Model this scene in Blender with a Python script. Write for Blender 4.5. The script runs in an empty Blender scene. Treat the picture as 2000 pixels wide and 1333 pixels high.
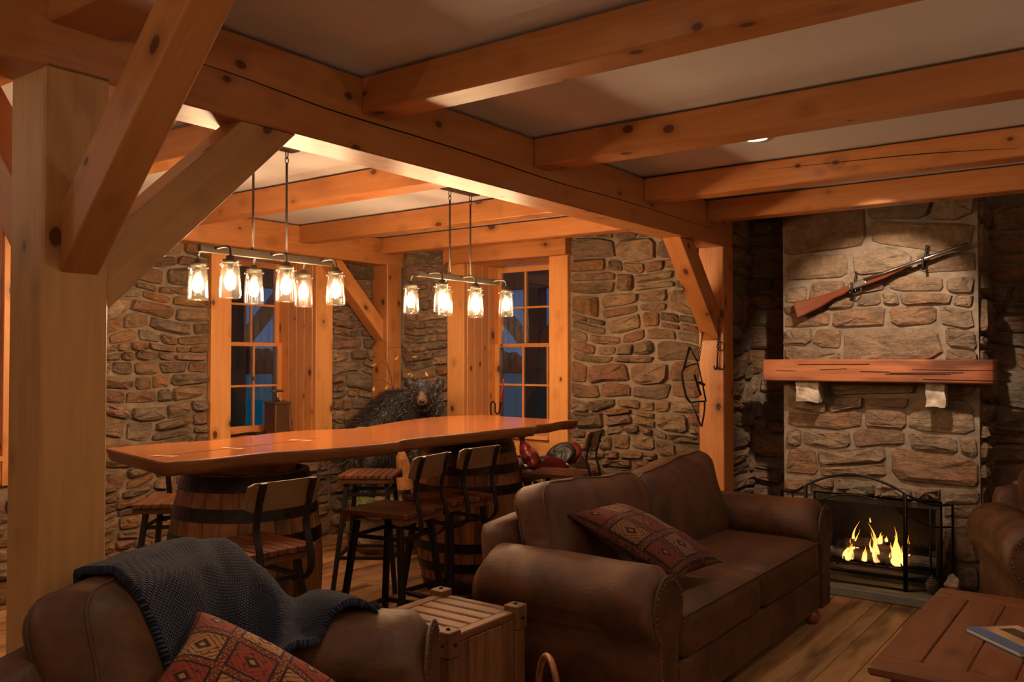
import bpy, bmesh, math, random
from mathutils import Vector, Matrix, noise, Quaternion
from mathutils.bvhtree import BVHTree
random.seed(7)
SC = bpy.context.scene
COL = SC.collection
PI = math.pi
# ------------------------------------------------------------------ camera, world, lights, exposure
FPX, EYE, YAW, PITCH = 1700.0, 1.5, math.radians(36.3), math.atan(36 / 1700.0)
F0 = Vector((-math.sin(YAW), math.cos(YAW), 0)); RV = Vector((math.cos(YAW), math.sin(YAW), 0)); UP = Vector((0, 0, 1))
CAMP = Vector((0, 0, EYE))
cam_d = bpy.data.cameras.new('camera'); cam = bpy.data.objects.new('camera', cam_d); COL.objects.link(cam)
cam_d.sensor_width = 36.0; cam_d.lens = FPX / 2000 * 36.0; cam_d.clip_start = 0.05; cam_d.clip_end = 300
cam.location = CAMP; cam.rotation_euler = (PI / 2 + PITCH, 0, YAW)
SC.camera = cam
world = bpy.data.worlds.new('dusk_sky'); SC.world = world; world.use_nodes = True
world.node_tree.nodes['Background'].inputs[0].default_value = (0.09, 0.25, 0.52, 1)
world.node_tree.nodes['Background'].inputs[1].default_value = 0.21
SC.view_settings.view_transform = 'Standard'; SC.view_settings.look = 'None'
SC.view_settings.exposure = 0.66; SC.view_settings.gamma = 1.0; SC.view_settings.use_curve_mapping = False
try:
    SC.cycles.use_denoising = True; SC.cycles.max_bounces = 8; SC.cycles.diffuse_bounces = 4; SC.cycles.glossy_bounces = 3; SC.cycles.use_adaptive_sampling = True; SC.cycles.adaptive_threshold = .07; SC.cycles.adaptive_min_samples = 16
    SC.cycles.caustics_reflective = False; SC.cycles.caustics_refractive = False; SC.cycles.sample_clamp_indirect = 4.0
    SC.cycles.transparent_max_bounces = 12
except Exception:
    pass
BULB_L = 180.0                     # radiance of the jar-lamp filaments' bulbs
DOWN_W = 13.5                      # recessed downlights of the sitting area
WASH_W = 95.0                      # accent downlight aimed at the chimney breast
WARM = (1.0, 0.66, 0.40); WARM2 = (1.0, 0.77, 0.57)
def spot(name, loc, target, watts, angle, blend=0.5, radius=0.05, color=WARM2):
    d = bpy.data.lights.new(name, 'SPOT'); d.energy = watts; d.spot_size = math.radians(angle); d.spot_blend = blend
    d.shadow_soft_size = radius; d.color = color
    o = bpy.data.objects.new(name, d); COL.objects.link(o); o.location = loc
    o.rotation_euler = (Vector(target) - Vector(loc)).to_track_quat('-Z', 'Y').to_euler()
    return o
DOWNLIGHTS = [(-1.545, 4.115), (0.35, 4.13), (-1.35, 1.75), (0.45, 1.75), (-0.6, -0.6), (1.6, -0.6)]
for x, y in DOWNLIGHTS:
    spot('downlight_beam', (x, y, 2.56), (x, y, 0), DOWN_W, 150, 0.9, 0.05)
spot('chimney_accent_beam', (-1.22, 4.86, 2.56), (-1.45, 6.05, 1.62), WASH_W, 58, 0.45, 0.03)
for x, y in ((-5.05, 2.75), (-4.75, 5.07)):
    spot('bar_wall_beam', (x, y, 2.56), (x - .2, y, 0), 14.0, 125, 0.8, 0.04)

FILL_LAMPS = [(1.75, -1.45, 1.78, 44.0), (-1.0, -1.75, 1.78, 31.0), (2.1, 3.1, 1.78, 31.0), (-4.9, -0.4, 1.78, 36.0)]  # uplights added out of view as fill for the ceiling and joists
for x, y, z, w in FILL_LAMPS:
    d = bpy.data.lights.new('floor_lamp_glow', 'POINT'); d.energy = w; d.shadow_soft_size = 0.025; d.color = WARM2
    o = bpy.data.objects.new('floor_lamp_glow', d); COL.objects.link(o); o.location = (x, y, z - .005)
# ------------------------------------------------------------------ helpers
def px(u, v, F):
    """world point F metres deep along the view's level axis"""
    Fp = F0 * math.cos(PITCH) + UP * math.sin(PITCH); U = RV.cross(Fp)
    d = Fp + RV * ((u - 1000) / FPX) + U * ((666.5 - v) / FPX)
    return CAMP + d * (F / d.dot(F0))
def cf(r, f, z):
    return F0 * f + RV * r + UP * z
def W(o):
    if o is None: return Matrix.Identity(4)
    m = o.matrix_basis
    return W(o.parent) @ o.matrix_parent_inverse @ m if o.parent else m
def setpar(o, p):
    if p is not None:
        o.parent = p; o.matrix_parent_inverse = W(p).inverted()
def tag(o, label=None, cat=None, group=None, kind=None):
    if label: o['label'] = label
    if cat: o['category'] = cat
    if group: o['group'] = group
    if kind: o['kind'] = kind
    return o
def empty(name, loc, label=None, cat=None, group=None, kind=None, rz=0):
    o = bpy.data.objects.new(name, None); COL.objects.link(o); o.location = loc; o.rotation_euler = (0, 0, rz)
    o.empty_display_size = 0.05
    return tag(o, label, cat, group, kind)
def mk(name, verts, faces, mat, parent=None, mtx=None, smooth=False):
    me = bpy.data.meshes.new(name); me.from_pydata([tuple(v) for v in verts], [], faces); me.update()
    if smooth: me.polygons.foreach_set('use_smooth', [True] * len(me.polygons))
    return mko(name, me, mat, parent, mtx)
def mko(name, me, mat, parent=None, mtx=None):
    if mat is not None and len(me.materials) == 0: me.materials.append(mat)
    o = bpy.data.objects.new(name, me); COL.objects.link(o)
    if mtx is not None: o.matrix_basis = mtx
    setpar(o, parent)
    return o
def bmk(name, bm, mat, parent=None, mtx=None, smooth=False):
    me = bpy.data.meshes.new(name); bm.normal_update(); bm.to_mesh(me); bm.free()
    if smooth: me.polygons.foreach_set('use_smooth', [True] * len(me.polygons))
    return mko(name, me, mat, parent, mtx)
def T(x, y, z): return Matrix.Translation((x, y, z))
def axes(o, x, y, z):
    m = Matrix((x, y, z)).transposed().to_4x4(); m.translation = o
    return m
def bbox_bm(sx, sy, sz, bev=0.0, seg=1):
    bm = bmesh.new(); bmesh.ops.create_cube(bm, size=1.0)
    bmesh.ops.scale(bm, vec=(sx, sy, sz), verts=bm.verts)
    if bev > 0: bmesh.ops.bevel(bm, geom=list(bm.edges), offset=bev, segments=seg, affect='EDGES', profile=0.5)
    return bm
def box(name, lo, hi, mat, parent=None, bev=0.004, seg=1):
    """box between world corners; local X runs along its longest side so that the grain follows"""
    lo, hi = Vector(lo), Vector(hi); d = hi - lo; c = (lo + hi) / 2
    if d.x >= d.y and d.x >= d.z: X, Y, Z = Vector((1, 0, 0)), Vector((0, 1, 0)), Vector((0, 0, 1)); s = (d.x, d.y, d.z)
    elif d.y >= d.z: X, Y, Z = Vector((0, 1, 0)), Vector((-1, 0, 0)), Vector((0, 0, 1)); s = (d.y, d.x, d.z)
    else: X, Y, Z = Vector((0, 0, 1)), Vector((0, 1, 0)), Vector((-1, 0, 0)); s = (d.z, d.y, d.x)
    return bmk(name, bbox_bm(*s, min(bev, min(s) * .45), seg), mat, parent, axes(c, X, Y, Z))
def bar(name, p0, p1, w, h, mat, parent=None, up=UP, bev=0.004, cut0=0.0, cut1=0.0):
    """timber from p0 to p1, w across, h high"""
    p0, p1 = Vector(p0), Vector(p1); X = (p1 - p0).normalized(); Y = Vector(up).cross(X).normalized(); Z = X.cross(Y)
    L = (p1 - p0).length
    bm = bbox_bm(L, w, h, min(bev, w * .4, h * .4))
    if cut0 or cut1:
        for v in bm.verts:
            k = v.co.z / h
            if v.co.x < 0: v.co.x += cut0 * k
            else: v.co.x += cut1 * k
    return bmk(name, bm, mat, parent, axes((p0 + p1) / 2, X, Y, Z))
def tube_data(pts, r, n=8, closed=False, caps=True):
    pts = [Vector(p) for p in pts]; N = len(pts); V = []; Fc = []
    rr = r if isinstance(r, (list, tuple)) else [r] * N
    t0 = (pts[1] - pts[0]).normalized(); a = Vector((0, 0, 1)) if abs(t0.z) < .9 else Vector((1, 0, 0))
    nrm = t0.cross(a).normalized(); prev = t0
    for i, p in enumerate(pts):
        if closed: t = (pts[(i + 1) % N] - pts[i - 1]).normalized()
        else: t = (pts[min(i + 1, N - 1)] - pts[max(i - 1, 0)]).normalized()
        q = prev.rotation_difference(t); nrm = (q @ nrm).normalized(); prev = t; b = t.cross(nrm)
        for k in range(n):
            an = 2 * PI * k / n
            V.append(p + (nrm * math.cos(an) + b * math.sin(an)) * rr[i])
    for i in range(N if closed else N - 1):
        j = (i + 1) % N
        for k in range(n): Fc.append((i * n + k, i * n + (k + 1) % n, j * n + (k + 1) % n, j * n + k))
    if caps and not closed:
        Fc.append(tuple(range(n - 1, -1, -1))); Fc.append(tuple((N - 1) * n + k for k in range(n)))
    return V, Fc
def tube(name, pts, r, mat, parent=None, n=8, closed=False):
    V, Fc = tube_data(pts, r, n, closed); return mk(name, V, Fc, mat, parent, None, True)
def join_data(L):
    V = []; Fc = []
    for v, f in L:
        o = len(V); V += list(v); Fc += [tuple(i + o for i in q) for q in f]
    return V, Fc
def lathe_data(prof, n=24, c=(0, 0, 0), caps=True):
    V = []; Fc = []; c = Vector(c)
    for r, z in prof:
        for k in range(n):
            a = 2 * PI * k / n; V.append(c + Vector((r * math.cos(a), r * math.sin(a), z)))
    for i in range(len(prof) - 1):
        for k in range(n): Fc.append((i * n + k, i * n + (k + 1) % n, (i + 1) * n + (k + 1) % n, (i + 1) * n + k))
    if caps and prof[0][0] > 1e-6: Fc.append(tuple(range(n - 1, -1, -1)))
    if caps and prof[-1][0] > 1e-6: Fc.append(tuple((len(prof) - 1) * n + k for k in range(n)))
    return V, Fc
def lathe(name, prof, mat, parent=None, c=(0, 0, 0), n=24, smooth=True, mtx=None, caps=True):
    V, Fc = lathe_data(prof, n, (0, 0, 0), caps); m = T(*c) if mtx is None else mtx
    return mk(name, V, Fc, mat, parent, m, smooth)
def smooth_line(P, n=8, closed=False):
    """Catmull-Rom through points of any dimension"""
    P = [Vector(p) for p in P]; out = []; N = len(P)
    for i in range(N if closed else N - 1):
        a, b, c, d = (P[(i - 1) % N], P[i], P[(i + 1) % N], P[(i + 2) % N]) if closed else (P[max(i - 1, 0)], P[i], P[i + 1], P[min(i + 2, N - 1)])
        for k in range(n):
            t = k / n; out.append(.5 * ((2 * b) + (c - a) * t + (2 * a - 5 * b + 4 * c - d) * t * t + (3 * b - a - 3 * c + d) * t ** 3))
    if not closed: out.append(P[-1])
    return out
def prism(name, poly, z0, z1, mat, parent=None, mtx=None, bev=0.0, smooth=False):
    """polygon in local XY pulled from z0 to z1"""
    bm = bmesh.new(); vs = [bm.verts.new((p[0], p[1], z0)) for p in poly]; f = bm.faces.new(vs)
    if f.normal.z > 0: pass
    r = bmesh.ops.extrude_face_region(bm, geom=[f]); bmesh.ops.translate(bm, vec=(0, 0, z1 - z0), verts=[v for v in r['geom'] if isinstance(v, bmesh.types.BMVert)])
    bmesh.ops.recalc_face_normals(bm, faces=bm.faces)
    if bev: bmesh.ops.bevel(bm, geom=[e for e in bm.edges if abs(e.verts[0].co.z - e.verts[1].co.z) < 1e-6], offset=bev, segments=2, affect='EDGES', profile=.5)
    return bmk(name, bm, mat, parent, mtx, smooth)
def cushion_bm(sx, sy, sz, r=.05, puff=(0, 0, .03), n=10, wr=.0, seed=0, wf=6.0):
    bm = bmesh.new(); bmesh.ops.create_cube(bm, size=2.0); bmesh.ops.subdivide_edges(bm, edges=list(bm.edges), cuts=n, use_grid_fill=True)
    h = Vector((sx / 2, sy / 2, sz / 2)); r = min(r, min(h) * .98)
    for v in bm.verts:
        p = v.co.copy(); q = Vector([p[i] * h[i] for i in range(3)])
        inn = Vector([max(-(h[i] - r), min(h[i] - r, q[i])) for i in range(3)]); d = q - inn
        if d.length > 1e-9:
            q = inn + d.normalized() * r
        for i in range(3):
            j, k = (i + 1) % 3, (i + 2) % 3
            q[i] += (1 if p[i] > 0 else -1) * abs(p[i]) ** 3 * puff[i] * (1 - p[j] ** 2) * (1 - p[k] ** 2)
        if wr:
            nn = noise.noise(Vector((q.x * wf + seed * 7.1, q.y * wf, q.z * wf))) + .5 * noise.noise(Vector((q.x * wf * 2.3, q.y * wf * 2.3 + seed, q.z * wf * 2.3)))
            q += q.normalized() * nn * wr
        v.co = q
    return bm
def ellip_data(c, rad, ax=None, nu=14, nv=9):
    V = []; Fc = []; c = Vector(c); ax = ax or (RV, F0, UP)
    for i in range(nv + 1):
        th = PI * i / nv
        for k in range(nu):
            a = 2 * PI * k / nu
            V.append(c + ax[0] * (rad[0] * math.sin(th) * math.cos(a)) + ax[1] * (rad[1] * math.sin(th) * math.sin(a)) + ax[2] * (rad[2] * math.cos(th)))
    for i in range(nv):
        for k in range(nu): Fc.append((i * nu + k, (i + 1) * nu + k, (i + 1) * nu + (k + 1) % nu, i * nu + (k + 1) % nu))
    return V, Fc
def clean(o, d=1e-5):
    bm = bmesh.new(); bm.from_mesh(o.data); bmesh.ops.remove_doubles(bm, verts=bm.verts, dist=d); bmesh.ops.recalc_face_normals(bm, faces=bm.faces); bm.to_mesh(o.data); bm.free()
    return o
def copy_tree(o, parent=None):
    c = o.copy(); COL.objects.link(c)
    if parent is not None: c.parent = parent
    for ch in list(o.children): copy_tree(ch, c)
    return c

# ------------------------------------------------------------------ materials
class NB:
    def __init__(s, name):
        s.m = bpy.data.materials.new(name); s.m.use_nodes = True; s.t = s.m.node_tree; s.n = s.t.nodes; s.b = s.n['Principled BSDF']; s.out = s.n['Material Output']
    def add(s, typ, **k):
        x = s.n.new(typ)
        for a, b in k.items():
            if a.startswith('i_'): x.inputs[a[2:].replace('_', ' ')].default_value = b
            elif a.startswith('n'):
                x.inputs[int(a[1:])].default_value = b
            else: setattr(x, a, b)
        return x
    def l(s, a, b): s.t.links.new(a, b)
    def set(s, k, v):
        if hasattr(v, 'links') or hasattr(v, 'is_output'): s.l(v, s.b.inputs[k])
        else: s.b.inputs[k].default_value = v
    def coord(s, scale=(1, 1, 1), src='Object', rnd=True):
        tc = s.add('ShaderNodeTexCoord'); mp = s.add('ShaderNodeMapping'); mp.inputs['Scale'].default_value = scale
        s.l(tc.outputs[src], mp.inputs['Vector'])
        if rnd:
            oi = s.add('ShaderNodeObjectInfo'); mu = s.add('ShaderNodeMath', operation='MULTIPLY'); mu.inputs[1].default_value = 37.0
            s.l(oi.outputs['Random'], mu.inputs[0]); cb = s.add('ShaderNodeCombineXYZ')
            s.l(mu.outputs[0], cb.inputs[0]); s.l(mu.outputs[0], cb.inputs[1]); s.l(cb.outputs[0], mp.inputs['Location'])
        return mp.outputs[0]
    def noise(s, vec, scale, detail=4, rough=.55, dist=0.0):
        x = s.add('ShaderNodeTexNoise'); x.inputs['Scale'].default_value = scale; x.inputs['Detail'].default_value = detail
        x.inputs['Roughness'].default_value = rough; x.inputs['Distortion'].default_value = dist; s.l(vec, x.inputs['Vector']); return x.outputs['Fac']
    def ramp(s, fac, stops, interp='LINEAR'):
        x = s.add('ShaderNodeValToRGB'); x.color_ramp.interpolation = interp; e = x.color_ramp.elements
        while len(e) < len(stops): e.new(.5)
        for q, (p, c) in zip(e, stops): q.position = p; q.color = (*c, 1) if len(c) == 3 else c
        s.l(fac, x.inputs[0]); return x.outputs[0]
    def mix(s, fac, a, b, blend='MIX'):
        x = s.add('ShaderNodeMix', data_type='RGBA', blend_type=blend)
        for v, i in ((fac, 0), (a, 6), (b, 7)):
            if hasattr(v, 'is_output'): s.l(v, x.inputs[i])
            elif i == 0: x.inputs[0].default_value = v
            else: x.inputs[i].default_value = (*v, 1)
        return x.outputs[2]
    def math(s, op, a, b=0.0, c=None):
        x = s.add('ShaderNodeMath', operation=op)
        for i, v in enumerate((a, b, c)):
            if v is None: continue
            if hasattr(v, 'is_output'): s.l(v, x.inputs[i])
            else: x.inputs[i].default_value = v
        return x.outputs[0]
    def bump(s, h, strength=.3, dist=.01):
        x = s.add('ShaderNodeBump'); x.inputs['Strength'].default_value = strength; x.inputs['Distance'].default_value = dist
        s.l(h, x.inputs['Height']); s.l(x.outputs[0], s.b.inputs['Normal'])
def wood(name, c1, c2, rough=.5, knots=0.0, kdark=(.10, .03, .01), grain=1.0, bump=.15, var=.15, blotch=None, kscale=1.0, coat=0.0):
    b = NB(name); v = b.coord((1.2 * grain, 14 * grain, 14 * grain))
    g = b.noise(v, 1.6, 6, .6, .6)
    v2 = b.coord((3 * grain, 90 * grain, 90 * grain)); fine = b.noise(v2, 1.0, 3, .6)
    gg = b.math('ADD', b.math('MULTIPLY', g, .75), b.math('MULTIPLY', fine, .3))
    col = b.ramp(gg, [(.3, c1), (.72, c2)])
    if blotch:
        vb = b.coord((1.5, 6, 6)); bl = b.noise(vb, 1.1, 3, .5); col = b.mix(b.ramp(bl, [(.48, (0, 0, 0)), (.66, (1, 1, 1))]), col, blotch)
    oi = b.add('ShaderNodeObjectInfo'); hv = b.add('ShaderNodeHueSaturation'); b.l(col, hv.inputs['Color'])
    b.l(b.math('MULTIPLY_ADD', oi.outputs['Random'], var * 2, 1 - var), hv.inputs['Value']); col = hv.outputs[0]
    if knots > 0:
        kv = b.coord((2.4 * kscale, 3.6 * kscale, 3.6 * kscale)); vo = b.add('ShaderNodeTexVoronoi'); vo.inputs['Scale'].default_value = 2.15; vo.inputs['Randomness'].default_value = 1.0
        b.l(kv, vo.inputs['Vector']); sp = b.add('ShaderNodeSeparateColor'); b.l(vo.outputs['Color'], sp.inputs[0])
        on = b.math('LESS_THAN', sp.outputs[0], knots); rad = b.math('MULTIPLY_ADD', sp.outputs[1], .12, .085)
        k = b.math('MULTIPLY', b.math('SUBTRACT', rad, vo.outputs['Distance']), 26.0); k = b.add_clamp(k)
        k = b.math('MULTIPLY', k, on)
        halo = b.add_clamp(b.math('MULTIPLY', b.math('SUBTRACT', b.math('MULTIPLY', rad, 2.4), vo.outputs['Distance']), 5.0)); halo = b.math('MULTIPLY', b.math('MULTIPLY', halo, on), .45)
        col = b.mix(halo, col, tuple(x * .55 for x in c1)); col = b.mix(b.math('MULTIPLY', k, .92), col, kdark)
    b.set('Base Color', col); b.set('Roughness', rough); b.bump(gg, bump, .004)
    if coat: b.b.inputs['Coat Weight'].default_value = coat; b.b.inputs['Coat Roughness'].default_value = .12
    return b.m
def _ac(s, x): return s.math('MINIMUM', s.math('MAXIMUM', x, 0.0), 1.0)
NB.add_clamp = _ac
def plain(name, col, rough=.5, metal=0.0, nscale=0, namp=.2, bump=0.0, bscale=40, coat=0):
    b = NB(name)
    if nscale:
        v = b.coord((1, 1, 1)); n = b.noise(v, nscale, 5); c = b.ramp(n, [(.3, tuple(x * (1 - namp) for x in col)), (.7, tuple(min(1, x * (1 + namp)) for x in col))]); b.set('Base Color', c)
    else: b.set('Base Color', (*col, 1))
    b.set('Roughness', rough); b.set('Metallic', metal)
    if bump: b.bump(b.noise(b.coord((1, 1, 1)), bscale, 5), bump, .004)
    if coat: b.b.inputs['Coat Weight'].default_value = coat
    return b.m
def emis(name, col, st):
    b = NB(name); b.set('Base Color', (*col, 1)); b.b.inputs['Emission Color'].default_value = (*col, 1); b.b.inputs['Emission Strength'].default_value = st; return b.m
def thin_glass(name, tint, gloss=.06, rough=.0, speck=0.0):
    b = NB(name); b.n.remove(b.b); tr = b.add('ShaderNodeBsdfTransparent'); tr.inputs[0].default_value = (*tint, 1)
    gl = b.add('ShaderNodeBsdfGlossy'); gl.inputs['Roughness'].default_value = rough
    fr = b.add('ShaderNodeFresnel'); fr.inputs[0].default_value = 1.45; f = b.math('ADD', b.math('MULTIPLY', fr.outputs[0], .35 if speck else 1.0), gloss)
    if speck:
        n = b.noise(b.coord((1, 1, 1)), 160, 2); f = b.math('ADD', f, b.math('MULTIPLY', b.math('GREATER_THAN', n, .60), speck))
        bp = b.add('ShaderNodeBump'); bp.inputs['Strength'].default_value = .12; bp.inputs['Distance'].default_value = .004; b.l(n, bp.inputs['Height']); b.l(bp.outputs[0], gl.inputs['Normal'])
    mx = b.add('ShaderNodeMixShader'); b.l(b.add_clamp(f), mx.inputs[0]); b.l(tr.outputs[0], mx.inputs[1]); b.l(gl.outputs[0], mx.inputs[2]); b.l(mx.outputs[0], b.out.inputs[0])
    return b.m
def jar_glass():
    b = NB('seeded_jar_glass'); b.n.remove(b.b); tr = b.add('ShaderNodeBsdfTransparent'); tr.inputs[0].default_value = (.985, .97, .94, 1)
    gl = b.add('ShaderNodeBsdfGlossy'); gl.inputs['Roughness'].default_value = .03; fr = b.add('ShaderNodeFresnel'); fr.inputs[0].default_value = 1.45
    tl = b.add('ShaderNodeBsdfTranslucent'); tl.inputs[0].default_value = (.9, .85, .75, 1); n = b.noise(b.coord((1, 1, 1)), 190, 2); sd = b.math('GREATER_THAN', n, .60)
    m1 = b.add('ShaderNodeMixShader'); b.l(b.math('MULTIPLY', fr.outputs[0], .16), m1.inputs[0]); b.l(tr.outputs[0], m1.inputs[1]); b.l(gl.outputs[0], m1.inputs[2])
    m2 = b.add('ShaderNodeMixShader'); b.l(b.math('MULTIPLY_ADD', sd, .012, .0035), m2.inputs[0]); b.l(m1.outputs[0], m2.inputs[1]); b.l(tl.outputs[0], m2.inputs[2]); b.l(m2.outputs[0], b.out.inputs[0])
    return b.m
def stone_mat(name, stops, dark=1.0):
    b = NB(name); oi = b.add('ShaderNodeObjectInfo'); base = b.ramp(oi.outputs['Random'], stops)
    v = b.coord((1, 1, 1)); n1 = b.noise(v, 7, 6, .65, .4); n2 = b.noise(v, 30, 7, .75)
    v3 = b.coord((5, 5, 22)); n3 = b.noise(v3, 1.4, 5, .65, .5)
    col = b.mix(b.ramp(n1, [(.38, (0, 0, 0)), (.66, (1, 1, 1))]), base, b.mix(.55, base, (.075, .055, .04)))
    col = b.mix(b.ramp(n3, [(.55, (0, 0, 0)), (.75, (.5, .5, .5))]), col, (.42, .20, .065))
    col = b.mix(.45, col, b.ramp(n2, [(.32, (.18, .18, .18)), (.66, (1.25, 1.2, 1.15))]), 'MULTIPLY')
    b.set('Base Color', col); b.set('Roughness', .85)
    h = b.math('ADD', b.math('MULTIPLY', n1, 1.0), b.math('ADD', b.math('MULTIPLY', n2, .45), b.math('MULTIPLY', n3, .7))); b.bump(h, 1.0, .035)
    return b.m
def suede(name, c1, c2, rough=.62, sc=5):
    b = NB(name); v = b.coord((1, 1, 1)); n = b.noise(v, sc, 6, .6, .8); n2 = b.noise(v, 90, 3, .6)
    b.set('Base Color', b.ramp(n, [(.32, c1), (.7, c2)])); b.set('Roughness', b.math('MULTIPLY_ADD', n, -.25, rough + .12)); 
    cr = b.noise(b.coord((3, 9, 9)), 1.6, 5, .6, 1.6); b.bump(b.math('ADD', b.math('MULTIPLY', n2, .15), b.math('ADD', n, cr)), .28, .012); return b.m
M = {}
M['pine'] = wood('knotty_pine', (.43, .155, .043), (.59, .25, .080), .42, .97, (.085, .020, .006))
M['pine_pale'] = wood('pale_pine', (.47, .225, .072), (.62, .34, .125), .45, .7, (.09, .024, .008))
M['pine_trim'] = wood('pine_trim', (.62, .255, .075), (.76, .365, .125), .38, .9, (.11, .028, .008))
M['slab'] = wood('walnut_slab', (.40, .115, .032), (.58, .205, .066), .20, 0, grain=.6, bump=.05, coat=.5)
M['bark'] = wood('live_edge', (.17, .065, .024), (.34, .15, .06), .5, 0, grain=1.5, bump=.6)
M['inlay'] = plain('pale_inlay', (.72, .52, .32), .35)
M['stool'] = wood('stool_slat', (.085, .026, .010), (.20, .072, .028), .38, 0, grain=1.6, var=.35)
M['ply'] = wood('back_plate', (.16, .085, .038), (.24, .135, .06), .4, 0, grain=1.2)
M['oak'] = wood('barrel_oak', (.17, .060, .018), (.36, .150, .050), .5, 0, grain=1.4, var=.25, blotch=(.075, .026, .009))
M['mantel'] = wood('mantel_beam', (.25, .065, .020), (.50, .165, .06), .5, .25, (.05, .012, .005), grain=1.0, bump=.5, blotch=(.12, .03, .01))
M['coffee'] = wood('coffee_table', (.085, .027, .010), (.205, .074, .027), .36, .3, (.03, .01, .006), grain=.8, var=.12)
M['crate'] = wood('crate_wood', (.095, .034, .012), (.235, .10, .040), .6, 0, grain=1.6, bump=.4, var=.2, blotch=(.08, .03, .012))
M['plank'] = wood('floor_plank', (.36, .175, .068), (.60, .34, .15), .42, .25, (.05, .02, .01), grain=1.0, bump=.15, var=.18, blotch=(.17, .08, .036))
M['outwood'] = wood('porch_timber', (.28, .12, .045), (.42, .20, .08), .6, .2)
STONES = [(0, (0.256, 0.173, 0.102)), (.18, (0.384, 0.237, 0.128)), (.34, (0.307, 0.154, 0.096)), (.5, (0.461, 0.326, 0.198)), (.64, (0.384, 0.192, 0.077)), (.8, (0.333, 0.262, 0.186)), (1, (0.218, 0.147, 0.090))]
STONES_RED = [(0, (0.318, 0.198, 0.141)), (.2, (0.424, 0.269, 0.174)), (.4, (0.329, 0.160, 0.114)), (.6, (0.471, 0.365, 0.242)), (.8, (0.365, 0.224, 0.114)), (1, (0.282, 0.186, 0.128))]
M['stone'] = stone_mat('field_stone', STONES); M['stone_red'] = stone_mat('reddish_field_stone', STONES_RED)
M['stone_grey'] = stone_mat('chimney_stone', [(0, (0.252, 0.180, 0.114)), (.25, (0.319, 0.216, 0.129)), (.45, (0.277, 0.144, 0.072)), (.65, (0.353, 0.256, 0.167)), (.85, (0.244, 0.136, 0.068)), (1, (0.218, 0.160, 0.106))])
M['mortar'] = plain('mortar', (.265, .205, .15), .95, 0, 14, .3, .5, 60)
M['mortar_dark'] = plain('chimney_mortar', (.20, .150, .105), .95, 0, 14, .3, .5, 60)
M['pale_rock'] = plain('pale_split_rock', (.40, .32, .25), .85, 0, 20, .4, .9, 45)
M['plaster'] = plain('ceiling_plaster', (.72, .71, .72), .9)
M['cream'] = plain('cream_plaster', (.55, .46, .36), .9)
M['iron'] = plain('black_iron', (.018, .015, .013), .45, .6, 60, .5, .2, 90)
M['steel'] = plain('gun_steel', (.40, .38, .36), .28, 1.0)
M['bronze'] = plain('brushed_bronze', (.085, .066, .050), .45, .7)
M['hoop'] = plain('barrel_hoop', (.028, .022, .02), .42, .7, 20, .5)
M['legiron'] = plain('stool_iron', (.035, .030, .027), .42, .7)
M['jar'] = jar_glass()
M['pane'] = thin_glass('window_pane', (.90, .93, .96), .03, .0)
M['bulb'] = emis('lit_bulb', (1.0, .66, .37), BULB_L)
M['lens'] = emis('downlight_lens', (1.0, .78, .55), 14.0)
M['suede'] = suede('brown_suede', (.046, .017, .0075), (.125, .047, .019))
M['leather'] = suede('worn_brown_leather', (.050, .020, .008), (.14, .058, .022), .56, 7)
M['pipe'] = plain('piping', (.075, .03, .015), .6)
M['nail'] = plain('nailhead', (.16, .085, .04), .35, .9)
M['foot'] = wood('turned_foot', (.20, .06, .02), (.34, .12, .04), .4)
M['gunwood'] = wood('gun_stock', (.085, .017, .007), (.155, .034, .012), .3, 0, grain=1.5)
M['red_leather'] = plain('burgundy_leather', (.16, .012, .012), .22, 0, 9, .35, .1, 60, .4)
M['black_leather'] = plain('black_leather', (.020, .019, .017), .42, 0, 12, .4, .2, 80)
M['dark_leather'] = plain('dark_brown_leather', (.055, .022, .016), .4, 0, 12, .4, .2, 80)
M['conch'] = plain('silver_concho', (.7, .6, .45), .25, 1.0)
M['candle'] = plain('red_wax', (.42, .030, .022), .4)
M['fur'] = plain('black_fur', (.012, .010, .0095), .5, 0, 30, .5)
M['fur2'] = plain('fur_strand', (.034, .029, .027), .36, 0)
M['muzzle'] = plain('brown_muzzle', (.16, .080, .045), .6, 0, 40, .3)
M['nose'] = plain('bear_nose', (.022, .014, .012), .35)
M['eye'] = plain('glass_eye', (.012, .008, .006), .08)
M['moss'] = plain('moss', (.10, .105, .02), .9, 0, 30, .5, .8, 60)
M['rock'] = plain('diorama_rock', (.17, .125, .085), .9, 0, 12, .45, .8, 40)
M['stump'] = wood('broken_stump', (.22, .065, .014), (.45, .21, .05), .7, 0, grain=1.5, bump=.5)
M['leaf'] = plain('yellow_leaf', (.62, .36, .05), .6)
M['twig'] = plain('dry_twig', (.075, .035, .018), .7)
M['darkbox'] = wood('plunger_box_wood', (.060, .026, .012), (.13, .060, .028), .5, 0)
M['ash'] = plain('firebox_lining', (.060, .042, .030), .9, 0, 10, .4)
M['burnt'] = plain('charred_log', (.11, .075, .055), .9, 0, 18, .6, .9, 30)
M['slate'] = plain('slate_hearth', (.21, .205, .17), .6, 0, 8, .2, .15, 30)
M['book'] = plain('magazine_cover', (.09, .14, .27), .3)
M['paper'] = plain('magazine_pages', (.6, .57, .52), .7)
M['lawn'] = plain('lawn', (.02, .55, .40), 1.0, 0, 3, .35)
M['trees'] = plain('far_treeline', (.022, .034, .036), 1.0, 0, 3, .5)
M['rust'] = plain('rusty_hoop', (.26, .105, .04), .5, .5, 25, .4, .4, 60)
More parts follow.
